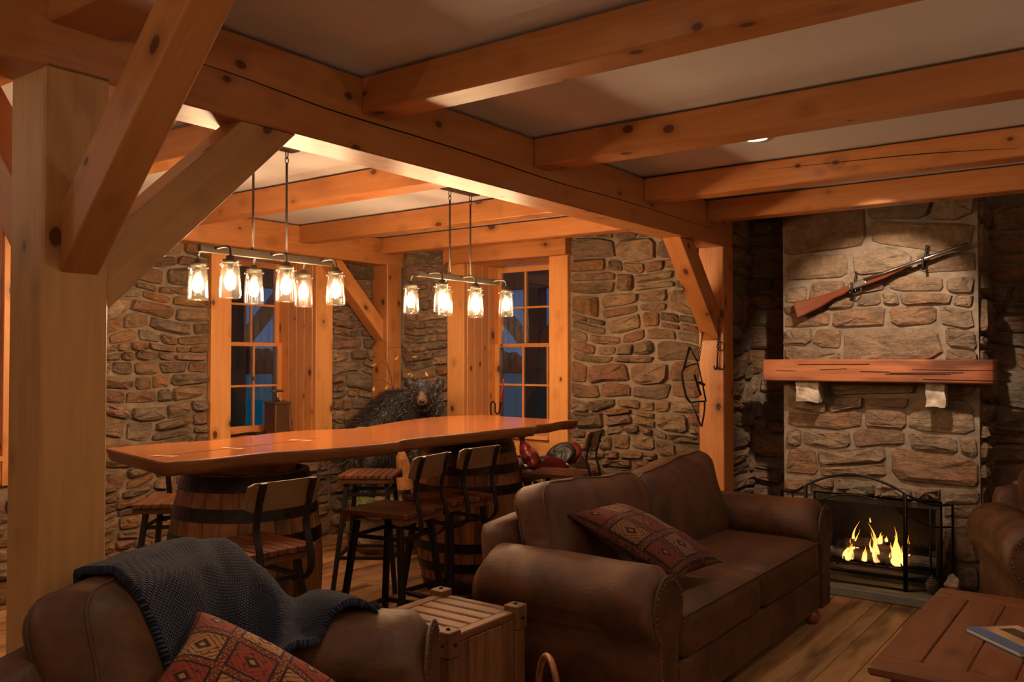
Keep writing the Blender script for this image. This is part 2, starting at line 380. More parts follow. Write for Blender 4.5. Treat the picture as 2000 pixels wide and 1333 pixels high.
# ------------------------------------------------------------------ the room shell
def boxes(name, L, mat, parent=None):
    bm = bmesh.new()
    for lo, hi in L:
        lo, hi = Vector(lo), Vector(hi)
        r = bmesh.ops.create_cube(bm, size=1.0, matrix=Matrix.LocRotScale((lo + hi) / 2, None, hi - lo))
    return bmk(name, bm, mat, parent)
CEIL = 2.582
tag(boxes('ceiling', [((-6.2, -2.4, CEIL), (2.6, 6.7, CEIL + .1))], M['plaster']), 'pale grey plaster ceiling between the pine joists', None, None, 'structure')
XL, YB, YE, YC = -5.68, 5.80, 6.43, 6.05
W1 = (4.069, 4.90); W3 = (1.45, 2.44); W2 = (-4.738, -3.862); ZS, ZH = .86, 2.36
wall_left = boxes('wall_left', [((-6.2, -2.4, -.3), (XL, W3[0], CEIL)), ((-6.2, W3[1], -.3), (XL, W1[0], CEIL)), ((-6.2, W1[1], -.3), (XL, 6.35, CEIL)),
    ((-6.2, W3[0], -.3), (XL, W3[1], ZS)), ((-6.2, W1[0], -.3), (XL, W1[1], ZS)), ((-6.2, W3[0], ZH), (XL, W3[1], CEIL)), ((-6.2, W1[0], ZH), (XL, W1[1], CEIL))], M['mortar'])
tag(wall_left, 'rubble stone wall with two deep pine windows behind the bar', None, None, 'structure')
wall_back = boxes('wall_back', [((XL, YB, -.3), (W2[0], 6.32, CEIL)), ((W2[1], YB, -.3), (-2.592, 6.44, CEIL)), ((-2.592, 5.945, -.3), (-2.46, 6.44, CEIL)), ((W2[0], YB, -.3), (W2[1], 6.32, ZS)), ((W2[0], YB, ZH), (W2[1], 6.32, CEIL))], M['mortar'])
tag(wall_back, 'rubble stone wall with one deep pine window between the posts', None, None, 'structure')
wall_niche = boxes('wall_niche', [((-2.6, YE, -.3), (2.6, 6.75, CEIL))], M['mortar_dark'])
tag(wall_niche, 'dark recessed stone wall on both sides of the chimney breast', None, None, 'structure')
tag(boxes('wall_right', [((2.45, -2.4, -.3), (2.6, 6.7, CEIL))], M['cream']), 'cream plastered side wall', None, None, 'structure')
tag(boxes('wall_front', [((-6.2, -2.4, -.3), (2.6, -2.25, CEIL))], M['cream']), 'cream plastered wall facing the chimney', None, None, 'structure')
FX0, FX1, FZ0, FZ1 = -1.88, -1.075, .07, .60
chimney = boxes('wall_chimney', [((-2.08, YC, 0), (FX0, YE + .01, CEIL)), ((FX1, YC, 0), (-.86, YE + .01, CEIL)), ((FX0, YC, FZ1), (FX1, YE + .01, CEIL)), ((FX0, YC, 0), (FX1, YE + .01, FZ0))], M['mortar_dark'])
tag(chimney, 'projecting stone chimney breast around the firebox', None, None, 'structure')
# stones -------------------------------------------------------------
def split(r, out, rng, big):
    """random courses, each broken at random widths; some stones split again in height"""
    a0, z0, a1, z1 = r; z = z0
    while z < z1 - 1e-6:
        h = rng.choice((.07, .085, .10, .115, .13, .15, .175, .20)) * big
        if z1 - z - h < .07 * big: h = z1 - z
        a = a0
        while a < a1 - 1e-6:
            w = min(max(h * rng.uniform(1.0, 3.4), .12), .46 * big)
            if a1 - a - w < .10: w = a1 - a
            if h > .13 * big and rng.random() < .42:
                k = rng.uniform(.34, .66)
                if rng.random() < .5 and w > .28:
                    m = a + w * rng.uniform(.4, .6); out.append((a, z, a + w, z + h * k)); out.append((a, z + h * k, m, z + h)); out.append((m, z + h * k, a + w, z + h))
                else: out.append((a, z, a + w, z + h * k)); out.append((a, z + h * k, a + w, z + h))
            else: out.append((a, z, a + w, z + h))
            a += w
        z += h
def stones(parent, regions, P, A, mat, seed, big=1.0, depth=(.020, .058), joint=.0045, name='stone'):
    """P(a,z) -> world point on the wall face; A the wall's run; local -Y looks into the room"""
    rng = random.Random(seed); A = Vector(A); cnt = 0
    for R in regions:
        out = []; split(R, out, rng, big)
        for (a0, z0, a1, z1) in out:
            w, h = a1 - a0, z1 - z0
            if w < .045 or h < .03: continue
            ca, cz = (a0 + a1) / 2, (z0 + z1) / 2; hw, hh = w / 2 - joint, h / 2 - joint; n = 10
            d = rng.uniform(*depth); ph = rng.uniform(0, 1); base = []
            for k in range(n):
                t = 2 * PI * (k + .5 + rng.uniform(-.25, .25)) / n; c, s = math.cos(t), math.sin(t); e = rng.uniform(.26, .60)
                x = math.copysign(abs(c) ** e, c) * hw * rng.uniform(.92, 1.03); z = math.copysign(abs(s) ** e, s) * hh * rng.uniform(.90, 1.04)
                wx = .055 * noise.noise(Vector((ca + x, cz + z, seed)) * 3.1); wz = .075 * noise.noise(Vector((cz + z, (ca + x) * 1.1, seed + 9)) * 2.3)
                X = min(max(ca + x + wx, R[0] + .004), R[2] - .004); Z = min(max(cz + z + wz, R[1] + .003), R[3] - .003)
                base.append((X - ca, Z - cz))
            V = []
            tx, tz = rng.uniform(-.4, .4), rng.uniform(-.5, .5)
            for sc, dd in ((1.0, -.004), (.95, .66), (.66, 1.0)):
                for x, z in base:
                    yy = -(dd * d * rng.uniform(.62, 1.38)) if dd > 0 else .004
                    if dd > 0: yy -= d * .35 * (tx * x / max(hw, .01) + tz * z / max(hh, .01)) * .6
                    j = 1 + rng.uniform(-.05, .05) if dd == 1.0 else 1
                    V.append((x * sc * j, yy, z * sc * j))
            V.append((rng.uniform(-.2, .2) * hw, -d * rng.uniform(.75, 1.4), rng.uniform(-.2, .2) * hh))
            Fc = []
            for q in range(2):
                for k in range(n): Fc.append((q * n + k, q * n + (k + 1) % n, (q + 1) * n + (k + 1) % n, (q + 1) * n + k))
            for k in range(n): Fc.append((2 * n + k, 2 * n + (k + 1) % n, 3 * n))
            p = P(ca, cz); mk(name, V, Fc, mat(rng) if callable(mat) else mat, parent, axes(Vector(p), A, UP.cross(A), UP)); cnt += 1
    return cnt
two = lambda r: M['stone_red'] if r.random() < .28 else M['stone']
YY, XX = (0, 1, 0), (1, 0, 0)
n1 = stones(wall_left, [(2.02, 0, 2.62, .66), (2.62, 0, 3.89, 1.2), (2.62, 1.2, 3.89, 2.36), (3.89, 0, 5.09, .74), (5.09, 0, 5.60, 1.15), (5.09, 1.15, 5.60, 2.36)], lambda a, z: (XL, a, z), YY, lambda r: M['stone_red'] if r.random() < .2 else M['stone'], 11, .86)
n2 = stones(wall_back, [(-5.47, 0, -4.92, 1.1), (-5.47, 1.1, -4.92, 2.57), (-4.92, 0, -3.68, .70), (-3.68, 0, -2.58, 1.2), (-3.68, 1.2, -2.58, 2.5)], lambda a, z: (a, YB, z), XX, two, 23, .86)
n3 = stones(wall_niche, [(-2.58, 0, -2.06, 2.57), (-.87, 0, .35, .3), (-.87, .3, .35, 2.5)], lambda a, z: (a, YE, z), XX, M['stone'], 31, 1.15)
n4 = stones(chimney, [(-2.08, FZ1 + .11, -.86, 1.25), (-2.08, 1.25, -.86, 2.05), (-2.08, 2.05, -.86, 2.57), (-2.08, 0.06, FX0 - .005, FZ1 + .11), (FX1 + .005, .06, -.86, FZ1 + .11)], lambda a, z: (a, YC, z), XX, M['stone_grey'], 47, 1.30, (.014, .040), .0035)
stones(wall_back, [(5.95, 0, 6.43, 2.57)], lambda a, z: (-2.46, a, z), YY, M['stone'], 61, 1.2)
n5 = stones(chimney, [(YC + .0, 0, YE, 2.57)], lambda a, z: (-.86, a, z), YY, M['stone_grey'], 53, 1.5)
n6 = stones(chimney, [(FX0, FZ1 + .0, FX1, FZ1 + .11)], lambda a, z: (a, YC, z), XX, M['stone_grey'], 59, 2.2, (.05, .085), .006, 'lintel_stone')
# floor -------------------------------------------------------------
floor = tag(boxes('floor', [((-6.2, -2.4, -.12), (2.6, 6.7, -.018))], M['mortar']), 'wide plank floor of mixed brown boards', None, None, 'structure')
rng = random.Random(5); x = -5.68; planks = 0
while x < 1.6:
    w = rng.choice((.09, .115, .14, .165)); y = (-2.2 if x > -2.4 else 1.6) - rng.uniform(0, .8)
    if x > -2.4 and x < .2: y = 2.4 - rng.uniform(0, .8)
    y1 = YB if x < -2.5 else YE
    while y < y1:
        L = rng.uniform(1.1, 2.6); e = min(y + L, y1)
        if e > 1.2 or True: box('plank', (x + .0015, y + .0015, -.02), (x + w - .0015, e - .0015, rng.uniform(-.0012, 0)), M['plank'], floor, .0025); planks += 1
        y = e
    x += w
# ------------------------------------------------------------------ timber frame
def timber(name, p0, p1, w, h, label, cat, up=UP, mat='pine', c0=0, c1=0, group=None):
    o = bar(name, p0, p1, w, h, M[mat], None, up, .006, c0, c1); o['kind'] = 'thing'
    return tag(o, label, cat, group)
ZB, ZJ, ZT = 2.29, 2.433, 2.570
timber('ceiling_beam', (-2.495, -2.2, (ZB + ZT) / 2), (-2.495, 5.93, (ZB + ZT) / 2), .19, ZT - ZB, 'massive pine main beam running from the big post over the bar to the stone wall', 'beam')
def onX(u, v, X):
    Fp = F0 * math.cos(PITCH) + UP * math.sin(PITCH); U = RV.cross(Fp); d = Fp + RV * ((u - 1000) / FPX) + U * ((666.5 - v) / FPX)
    return CAMP + d * ((X - CAMP.x) / d.x)
def onY(u, v, Y):
    Fp = F0 * math.cos(PITCH) + UP * math.sin(PITCH); U = RV.cross(Fp); d = Fp + RV * ((u - 1000) / FPX) + U * ((666.5 - v) / FPX)
    return CAMP + d * ((Y - CAMP.y) / d.y)
def crack(parent, pts, r=.0028):
    pts = smooth_line(pts, 4); n = len(pts); return tube('drying_crack', pts, [r * (.35 + math.sin(PI * k / (n - 1))) * .8 for k in range(n)], M['iron'], parent, 5)
main_beam = bpy.data.objects['ceiling_beam']
crack(main_beam, [onX(u, v, -2.3995) for u, v in ((300, 96), (389, 123), (470, 150), (561, 184), (640, 213), (735, 243), (818, 268), (951, 310), (1091, 357), (1207, 389), (1300, 418), (1373, 441), (1405, 449))])
timber('timber_post', (-2.495, 1.227, 0), (-2.495, 1.227, ZB + .02), .19, .185, 'thick pale pine post standing behind the armchair with the blue throw', 'post', (0, 1, 0), 'pine_pale')
timber('timber_post', (-2.495, 5.85, 0), (-2.495, 5.85, ZB + .005), .175, .185, 'pine post against the stone wall with iron chains hanging on it', 'post', (1, 0, 0))
timber('timber_post', (-5.565, 5.665, 0), (-5.565, 5.665, 2.36), .18, .19, 'pine corner post behind the black bear', 'post', (1, 0, 0))
timber('ceiling_beam', (-5.565, -2.2, 2.455), (-5.565, 5.79, 2.455), .19, .23, 'pine wall plate on top of the stone wall above the plunger box window', 'beam')
EAST = ['broad tie beam at the big post, first over the sitting area', 'ceiling joist over the sitting area with one large dark knot, nearest the big post', 'ceiling joist crossing in front of the recessed ceiling light', 'ceiling joist between the recessed light and the lit chimney joist', 'ceiling joist closest to the chimney, lit by the accent lamp']
JY = [1.235, 2.375, 3.513, 4.652, 5.553]
for i, (y, l) in enumerate(zip(JY, EAST)):
    z0 = 2.417 if i == 0 else ZJ
    timber('ceiling_joist', (-2.40, y, (z0 + ZT) / 2), (2.45, y, (z0 + ZT) / 2), .19 if i == 0 else .14, ZT - z0, 'pine ' + l, 'joist')
crack(bpy.data.objects['ceiling_joist.003'], [onY(u, v, 4.5822) for u, v in ((1500, 331), (1600, 321), (1715, 309), (1800, 301), (1906, 294), (1990, 290))], .0022)
WEST = ['tie beam behind the big post over the end of the bar', 'joist over the bar seen between the two knee braces', 'joist over the bar behind the first jar chandelier', 'joist over the bar between the two chandeliers', 'joist over the bar nearest the stone back wall']
for i, (y, l) in enumerate(zip(JY, WEST)):
    z0 = 2.417 if i == 0 else ZJ
    timber('ceiling_joist', (-5.47, y, (z0 + ZT) / 2), (-2.59, y, (z0 + ZT) / 2), .19 if i == 0 else .14, ZT - z0, 'pine ' + l, 'joist')
# window lintel timber
timber('window_header', (-4.925, 5.755, 2.405), (-3.668, 5.755, 2.405), .13, .17, 'pine header timber over the window beside the bear', 'header')
def brace(P, Q, axis, w, h, label, mat='pine'):
    """45-degree knee brace in a vertical plane; P on the post, Q on the beam, axis = its horizontal run"""
    P, Q = Vector(P), Vector(Q); X = (Q - P).normalized(); side = UP.cross(Vector(axis)).normalized()
    n = X.cross(side).normalized()
    if n.z < 0: n = -n
    ax = Vector(axis); pts = []
    # corners: cut flush with the post (vertical) and the beam (horizontal)
    a0 = P - n * h / 2; a1 = P + n * h / 2; b0 = Q - n * h / 2; b1 = Q + n * h / 2
    def tov(p): return p + X * ((P - p).dot(ax) / X.dot(ax))
    def toh(p): return p + X * ((Q.z - p.z) / X.z)
    q = [tov(a0), toh(b0), toh(b1), tov(a1)]
    L = (Q - P).length; C = (P + Q) / 2; Yv = n.cross(X)
    poly = [((p - C).dot(X), (p - C).dot(n)) for p in q]
    m = axes(C, X, n, X.cross(n))
    o = prism('knee_brace', poly, -w / 2, w / 2, M[mat], None, m, .005)
    return tag(o, label, 'brace')
brace((-2.40, 1.235, 1.83), (-1.82, 1.235, 2.417), (1, 0, 0), .108, .128, 'knotty pine knee brace rising from the big post towards the sitting area')
brace((-2.475, 1.32, 1.745), (-2.475, 1.89, 2.29), (0, 1, 0), .125, .155, 'knotty pine knee brace rising from the big post to the main beam', 'pine_pale')
brace((-2.59, 1.235, 1.85), (-3.16, 1.235, 2.417), (-1, 0, 0), .125, .15, 'pine knee brace mostly hidden behind the big post, bar side')
brace((-2.495, 5.765, 1.74), (-2.495, 5.24, 2.29), (0, -1, 0), .125, .15, 'pine knee brace on the post with the hanging chains')
brace((-5.575, 5.575, 1.76), (-5.575, 4.99, 2.34), (0, -1, 0), .115, .13, 'pine knee brace rising from the corner post above the bear')
# ------------------------------------------------------------------ windows
def window(idx, O, A, D, a0, a1, zs, zh, cas, label, header=True):
    O, A, D = Vector(O), Vector(A), Vector(D)
    wn = empty('window_%d' % idx, O + A * (a0 + a1) / 2 + UP * zs, label, None, None, 'structure')
    def B(name, u0, u1, d0, d1, z0, z1, mat, par=wn, bev=.003):
        p, q = O + A * u0 + D * d0 + UP * z0, O + A * u1 + D * d1 + UP * z1
        lo = Vector([min(p[i], q[i]) for i in range(3)]); hi = Vector([max(p[i], q[i]) for i in range(3)])
        return box(name, lo, hi, mat, par, bev)
    pt = M['pine_trim']
    B('casing_board', a0 - cas[0], a0, -.03, .012, zs - .17, zh, pt); B('casing_board', a1, a1 + cas[1], -.03, .012, zs - .17, zh, pt)
    B('apron_board', a0, a1, -.02, .012, zs - .16, zs - .018, pt)
    B('sill_board', a0, a1, -.055, .42, zs - .018, zs + .012, pt)
    nb = 4; dd = .40 / nb
    for s, (u0, u1) in enumerate(((a0 - .02, a0 + .004), (a1 - .004, a1 + .02))):
        for k in range(nb): B('jamb_board', u0, u1, .012 + dd * k + .0015, .012 + dd * (k + 1) - .0015, zs + .012, zh, pt, wn, .004)
    B('head_board', a0, a1, .012, .41, zh - .012, zh + .012, pt)
    # sashes: lower inside, upper outside
    zm = zs + (zh - zs) * .515; st = .045
    for nm, d0, z0, z1 in (('sash', .40, zs + .012, zm + .012), ('sash', .437, zm - .018, zh - .012)):
        s = B(nm, a0 + .004, a0 + .004 + st, d0, d0 + .034, z0, z1, pt)
        B('stile', a1 - .004 - st, a1 - .004, d0, d0 + .034, z0, z1, pt, s)
        rb = .06 if d0 < .43 else .032; rt = .032 if d0 < .43 else .05
        B('rail', a0 + st, a1 - st, d0, d0 + .034, z0, z0 + rb, pt, s); B('rail', a0 + st, a1 - st, d0, d0 + .034, z1 - rt, z1, pt, s)
        ua, ub, za, zb = a0 + st + .004, a1 - st - .004, z0 + rb, z1 - rt
        for k in (1, 2): c = ua + (ub - ua) * k / 3; B('muntin', c - .009, c + .009, d0 + .004, d0 + .03, za, zb, pt, s, .002)
        c = (za + zb) / 2; B('muntin', ua, ub, d0 + .006, d0 + .028, c - .009, c + .009, pt, s, .002)
        for i in range(3):
            for j in range(2):
                p0, p1 = ua + (ub - ua) * i / 3, ua + (ub - ua) * (i + 1) / 3; q0, q1 = za + (zb - za) * j / 2, za + (zb - za) * (j + 1) / 2
                B('pane', p0 + .002, p1 - .002, d0 + .015, d0 + .019, q0 + .002, q1 - .002, M['pane'], s, 0)
    B('outer_frame', a0 - .02, a0 + .005, .40, .52, zs - .02, zh, pt); B('outer_frame', a1 - .005, a1 + .02, .40, .52, zs - .02, zh, pt)
    return wn
window(1, (-5.665, 0, 0), YY, (-1, 0, 0), W1[0], W1[1], .875, 2.342, (.178, .185), 'deep pine double-hung window with the old plunger box on its sill')
window(2, (0, 5.785, 0), XX, (0, 1, 0), W2[0], W2[1], .875, 2.335, (.186, .175), 'deep pine double-hung window with the red candle on its sill')
window(3, (-5.665, 0, 0), YY, (-1, 0, 0), W3[0], W3[1], .90, 2.342, (.17, .17), 'pine window almost hidden behind the big post')
# ------------------------------------------------------------------ outdoors at dusk
tag(boxes('lawn', [((-150, -60, -.5), (60, 150, -.42))], M['lawn']), 'dusky lawn outside the windows', None, None, 'structure')
rng = random.Random(9)
def treeline(p0, p1, label):
    p0, p1 = Vector(p0), Vector(p1); n = 160; V = []; Fc = []; X = (p1 - p0).normalized(); N = UP.cross(X)
    for k in range(n + 1):
        p = p0.lerp(p1, k / n); h = 3.3 + 1.2 * noise.noise(p * .13) + rng.uniform(-.25, .25); b = rng.uniform(-.5, .5)
        V += [p + N * (1.2 + b), p + N * (.7 + b) + UP * h * .7, p + UP * h, p - N * (.8 + b) + UP * h * .6, p - N * 1.4]
    for k in range(n):
        for j in range(4): Fc.append((k * 5 + j, (k + 1) * 5 + j, (k + 1) * 5 + j + 1, k * 5 + j + 1))
    tag(mk('treeline', V, Fc, M['trees']), label, None, None, 'stuff')
treeline((-98, 20, -.45), (-92, 110, -.45), 'dark line of trees beyond the lawn outside the plunger box window')
treeline((-85, 96, -.45), (20, 98, -.45), 'dark line of trees beyond the lawn outside the candle window')
def porch(x, y, dx, dy, label):
    g = empty('porch_post', (x, y, -.42), label, 'post')
    bar('upright', (x, y, -.42), (x, y, 2.35), .2, .2, M['outwood'], g, (0, 1, 0))
    bar('porch_beam', (x - dx * 1.6, y - dy * 1.6, 2.45), (x + dx * 1.6, y + dy * 1.6, 2.45), .19, .24, M['outwood'], g)
    for s in (-1, 1): bar('knee_brace', (x + dx * .08 * s, y + dy * .08 * s, 1.65), (x + dx * .75 * s, y + dy * .75 * s, 2.36), .12, .14, M['outwood'], g)
porch(-8.25, 5.98, 0, 1, 'timber porch post outside the plunger box window')
porch(-5.80, 8.35, 1, 0, 'timber porch post with braces outside the candle window')
# ------------------------------------------------------------------ upholstered seating
def seating(name, loc, rz, Wd, n, label, cat, mat, group=None, seed=1, backtop=.95, lean=14, bx=-.235):
    g = empty(name, loc, label, cat, group, None, rz)
    R = T(*loc) @ Matrix.Rotation(rz, 4, 'Z'); lm = M[mat]; ya = Wd / 2 + .135
    bmk('base', cushion_bm(.86, Wd + .30, .22, .03, (0, 0, 0), 6), lm, g, R @ T(-.01, 0, .20), True)
    bmk('front_rail', cushion_bm(.05, Wd + .02, .20, .02, (.006, 0, 0), 6), lm, g, R @ T(.425, 0, .205), True)
    bmk('back_frame', cushion_bm(.17, Wd + .22, .70, .07, (.02, 0, 0), 8), lm, g, R @ T(-.40, 0, .44) @ Matrix.Rotation(math.radians(-6), 4, 'Y'), True)
    # rolled arms: mushroom section swept front to back
    for s in (-1, 1):
        prof = [(-.075, .10), (-.085, .36), (-.085, .44)]
        for k in range(15):
            a = math.radians(205 - 230 * k / 14); prof.append((.150 * math.cos(a) + .012, .552 + .142 * math.sin(a)))
        prof += [(.105, .43), (.095, .34), (.09, .10)]
        V = []; Fc = []; m = len(prof); N = 14
        for i in range(N + 1):
            t = i / N; x = -.42 + .86 * t
            e = 1 - .12 * max(0, (abs(t - .5) * 2 - .86) / .14) ** 2
            for y, z in prof:
                w_ = .006 * noise.noise(Vector((x * 6 + seed, y * 7, z * 7)))
                V.append((x, s * (ya - .035 + (y - .01) * e + .01 + w_), .10 + (z - .10) * (e if z > .4 else 1) + w_))
        for i in range(N):
            for k in range(m): Fc.append((i * m + k, i * m + (k + 1) % m, (i + 1) * m + (k + 1) % m, (i + 1) * m + k))
        Fc.append(tuple(range(m))); Fc.append(tuple(N * m + k for k in range(m)))
        arm = clean(mk('rolled_arm', V, Fc, lm, g, R.copy(), True))
        pv = [(s * (ya - .035 + (y - .01) * .84 + .01), .10 + (z - .10) * (.96 if z > .4 else 1)) for y, z in prof]
        pm = R @ T(.438, 0, 0) @ Matrix(((0, 0, 1, 0), (1, 0, 0, 0), (0, 1, 0, 0), (0, 0, 0, 1)))
        pn = prism('arm_front_panel', pv, 0, .012, lm, arm, pm, .007)
        L = []
        cl = [Vector((y, z)) for y, z in pv]; cen = Vector((s * (ya - .03), .42))
        per = smooth_line([(*p, 0) for p in cl], 3, False); acc = 0; last = per[0]
        for p in per[1:]:
            acc += (p - last).length; last = p
            if acc > .022:
                acc = 0; q = Vector((p.x, p.y)); q = q + (cen - q).normalized() * .020
                L.append(ellip_data(R @ Vector((.4485, q.x, q.y)), (.0062, .0062, .0062), None, 6, 4))
        v, f = join_data(L); tag(mk('nailhead_trim', v, f, M['nail'], arm, None, True), None, None, None, 'stuff')
    cw = Wd / n
    for i in range(n):
        y = -Wd / 2 + cw * (i + .5)
        c = bmk('seat_cushion', cushion_bm(.76, cw - .008, .20, .045, (.012, 0, .022), 12, .006, seed + i), lm, g, R @ T(.075, y, .395), True)
        pp = [(.075 + sx * .372, y + sy * (cw / 2 - .012), .478) for sx, sy in ((-1, -1), (1, -1), (1, 1), (-1, 1))]
        tube('piping', [R @ Vector(p) for p in smooth_line([pp[1], (.455, y, .484), pp[2]], 8)], .005, M['pipe'], c, 6)
        h = .54; bmc = cushion_bm(.25, cw + .03, h, .085, (.035, .0, .01), 14, .014, seed + 3 + i * 5, 5)
        rot = R @ T(bx, y, .395 + h / 2 * .95) @ Matrix.Rotation(math.radians(-lean), 4, 'Y') @ Matrix.Rotation(math.radians((-3, 4, 2)[i % 3]), 4, 'X')
        bvh = BVHTree.FromBMesh(bmc); b = bmk('back_cushion', bmc, lm, g, rot, True)
        for xx in (.075, -.075):
            ring = []
            for k in range(72):
                a = 2 * PI * k / 72; c_, s_ = math.cos(a), math.sin(a); dr = Vector((0, c_ * (cw + .03), s_ * h)).normalized()
                hit = bvh.ray_cast(Vector((xx, 0, 0)) + dr * 2, -dr)
                if hit[0] is not None: ring.append(rot @ (hit[0] + hit[1] * .001))
            tube('piping', ring, .0055, M['pipe'], b, 6, True)
    for sx in (-.36, .38):
        for sy in (-1, 1):
            lathe('foot', [(.0, 0), (.028, 0), (.04, .015), (.044, .04), (.036, .065), (.024, .075), (.034, .09), (.034, .11)], M['foot'], g, n=16, mtx=R @ T(sx, sy * (Wd / 2 + .07), 0))
    return g
sofa = seating('sofa', (-1.955, 4.075, 0), 0, 1.78, 2, 'brown suede two-cushion sofa with rolled arms in front of the bar', 'sofa', 'suede', None, 1)
FGC = cf(-.735, 2.39, 0)
fgchair = seating('armchair', tuple(FGC), YAW - math.radians(5), .66, 1, 'worn brown leather armchair with a blue throw over its back', 'armchair', 'leather', None, 5, .95, 14, -.275)
rchair = seating('armchair', (-.20, 5.40, 0), math.radians(-70), .62, 1, 'brown leather armchair beside the fireplace, cut off by the picture edge', 'armchair', 'leather', None, 9)
# ------------------------------------------------------------------ patterned pillows
def kilim(name, r1, r2, tan, dark):
    b = NB(name); tc = b.add('ShaderNodeTexCoord'); mp = b.add('ShaderNodeMapping'); mp.inputs['Scale'].default_value = (3.2, 3.2, 1); b.l(tc.outputs['UV'], mp.inputs['Vector'])
    sp = b.add('ShaderNodeSeparateXYZ'); b.l(mp.outputs[0], sp.inputs[0])
    fx, fy = b.math('FRACT', sp.outputs[0]), b.math('FRACT', sp.outputs[1]); cx, cy = b.math('FLOOR', sp.outputs[0]), b.math('FLOOR', sp.outputs[1])
    ck = b.math('MODULO', b.math('ADD', cx, cy), 2.0)
    dx, dy = b.math('ABSOLUTE', b.math('SUBTRACT', fx, .5)), b.math('ABSOLUTE', b.math('SUBTRACT', fy, .5))
    m = b.math('MAXIMUM', dx, dy); s = b.math('ADD', dx, dy)
    n = b.noise(b.coord((1, 1, 1), 'UV', False), 70, 3, .6); nb = b.noise(b.coord((1, 1, 1), 'UV', False), 26, 4, .7)
    col = b.mix(ck, r1, tan)
    col = b.mix(b.math('GREATER_THAN', b.math('ADD', b.math('MULTIPLY', b.math('SINE', b.math('MULTIPLY', s, 44.0)), .5), nb), .86), col, r2)
    col = b.mix(b.math('GREATER_THAN', nb, .60), col, dark)
    col = b.mix(b.math('LESS_THAN', s, .17), col, dark); col = b.mix(b.math('LESS_THAN', s, .08), col, tan)
    col = b.mix(b.math('GREATER_THAN', m, .38), col, dark); col = b.mix(b.math('GREATER_THAN', m, .43), col, r2)
    col = b.mix(b.math('GREATER_THAN', b.math('MULTIPLY', b.math('GREATER_THAN', m, .43), n), .56), col, tan)
    col = b.mix(.35, col, b.ramp(n, [(.3, (.3, .3, .3)), (.7, (1, 1, 1))]), 'MULTIPLY')
    b.set('Base Color', col); b.set('Roughness', .9); b.bump(n, .4, .003); return b.m
M['kilim'] = kilim('kilim_weave', (.30, .050, .024), (.17, .026, .016), (.42, .215, .085), (.035, .016, .012))
M['kilim_dark'] = kilim('kilim_weave_dark', (.15, .024, .013), (.09, .014, .010), (.20, .092, .037), (.018, .009, .007))
def pillow(name, P0, P1, P3, thick, mat, label, n=26):
    P0, P1, P3 = Vector(P0), Vector(P1), Vector(P3); e1, e2 = P1 - P0, P3 - P0; N = e1.cross(e2).normalized(); V = []; Fc = []; UVs = []
    for side in (1, -1):
        for i in range(n + 1):
            for j in range(n + 1):
                a, b_ = i / n, j / n; x, y = 2 * a - 1, 2 * b_ - 1
                t = (1 - abs(x) ** 2.4) ** .55 * (1 - abs(y) ** 2.4) ** .55 if abs(x) < 1 and abs(y) < 1 else 0
                px_, py_ = x * (1 - .10 * (1 - y * y) * abs(x) ** 3), y * (1 - .10 * (1 - x * x) * abs(y) ** 3)
                w_ = .008 * noise.noise(Vector((a * 5, b_ * 5, side)))
                V.append(P0 + e1 * (px_ + 1) / 2 + e2 * (py_ + 1) / 2 + N * side * (thick / 2 * t + w_ * t)); UVs.append((a, b_))
    o0 = (n + 1) ** 2
    for s, of in ((1, 0), (-1, o0)):
        for i in range(n):
            for j in range(n):
                q = [of + i * (n + 1) + j, of + (i + 1) * (n + 1) + j, of + (i + 1) * (n + 1) + j + 1, of + i * (n + 1) + j + 1]
                Fc.append(tuple(q if s == 1 else q[::-1]))
    o = mk(name, V, Fc, M[mat], None, None, True); uv = o.data.uv_layers.new(name='UVMap')
    for lp in o.data.loops: uv.data[lp.index].uv = UVs[lp.vertex_index]
    bm = bmesh.new(); bm.from_mesh(o.data); bmesh.ops.remove_doubles(bm, verts=bm.verts, dist=1e-4); bm.to_mesh(o.data); bm.free()
    return tag(o, label, 'pillow')
pillow('throw_pillow', px(385, 1190, 2.42), px(672, 1342, 2.40), px(262, 1372, 2.12), .20, 'kilim', 'red and tan kilim pillow on the leather armchair under the blue throw')
pillow('throw_pillow', (-2.10, 3.26, .815), (-2.06, 3.64, .82), (-1.61, 3.38, .575), .16, 'kilim_dark', 'dark red kilim pillow leaning on the suede sofa')
# ------------------------------------------------------------------ blue knitted throw
def knit():
    b = NB('navy_knit'); tc = b.add('ShaderNodeTexCoord'); mp = b.add('ShaderNodeMapping'); mp.inputs['Scale'].default_value = (78, 105, 1); b.l(tc.outputs['UV'], mp.inputs['Vector'])
    sp = b.add('ShaderNodeSeparateXYZ'); b.l(mp.outputs[0], sp.inputs[0]); row = b.math('FLOOR', sp.outputs[1]); off = b.math('MULTIPLY', b.math('MODULO', row, 2.0), .5)
    fx = b.math('FRACT', b.math('ADD', sp.outputs[0], off)); fy = b.math('FRACT', sp.outputs[1])
    hx = b.math('SINE', b.math('MULTIPLY', fx, PI)); hy = b.math('SINE', b.math('MULTIPLY', fy, PI)); h = b.math('POWER', b.math('MULTIPLY', hx, hy), .6)
    b.set('Base Color', b.ramp(h, [(.25, (.004, .006, .016)), (.9, (.055, .070, .150))])); b.set('Roughness', .92); b.bump(h, 1.0, .016); return b.m
M['knit'] = knit()
def lerp_tab(tab, x):
    for (x0, y0), (x1, y1) in zip(tab, tab[1:]):
        if x <= x1: t = max(0, (x - x0) / (x1 - x0)); t = t * t * (3 - 2 * t); return y0 + (y1 - y0) * t
    return tab[-1][1]
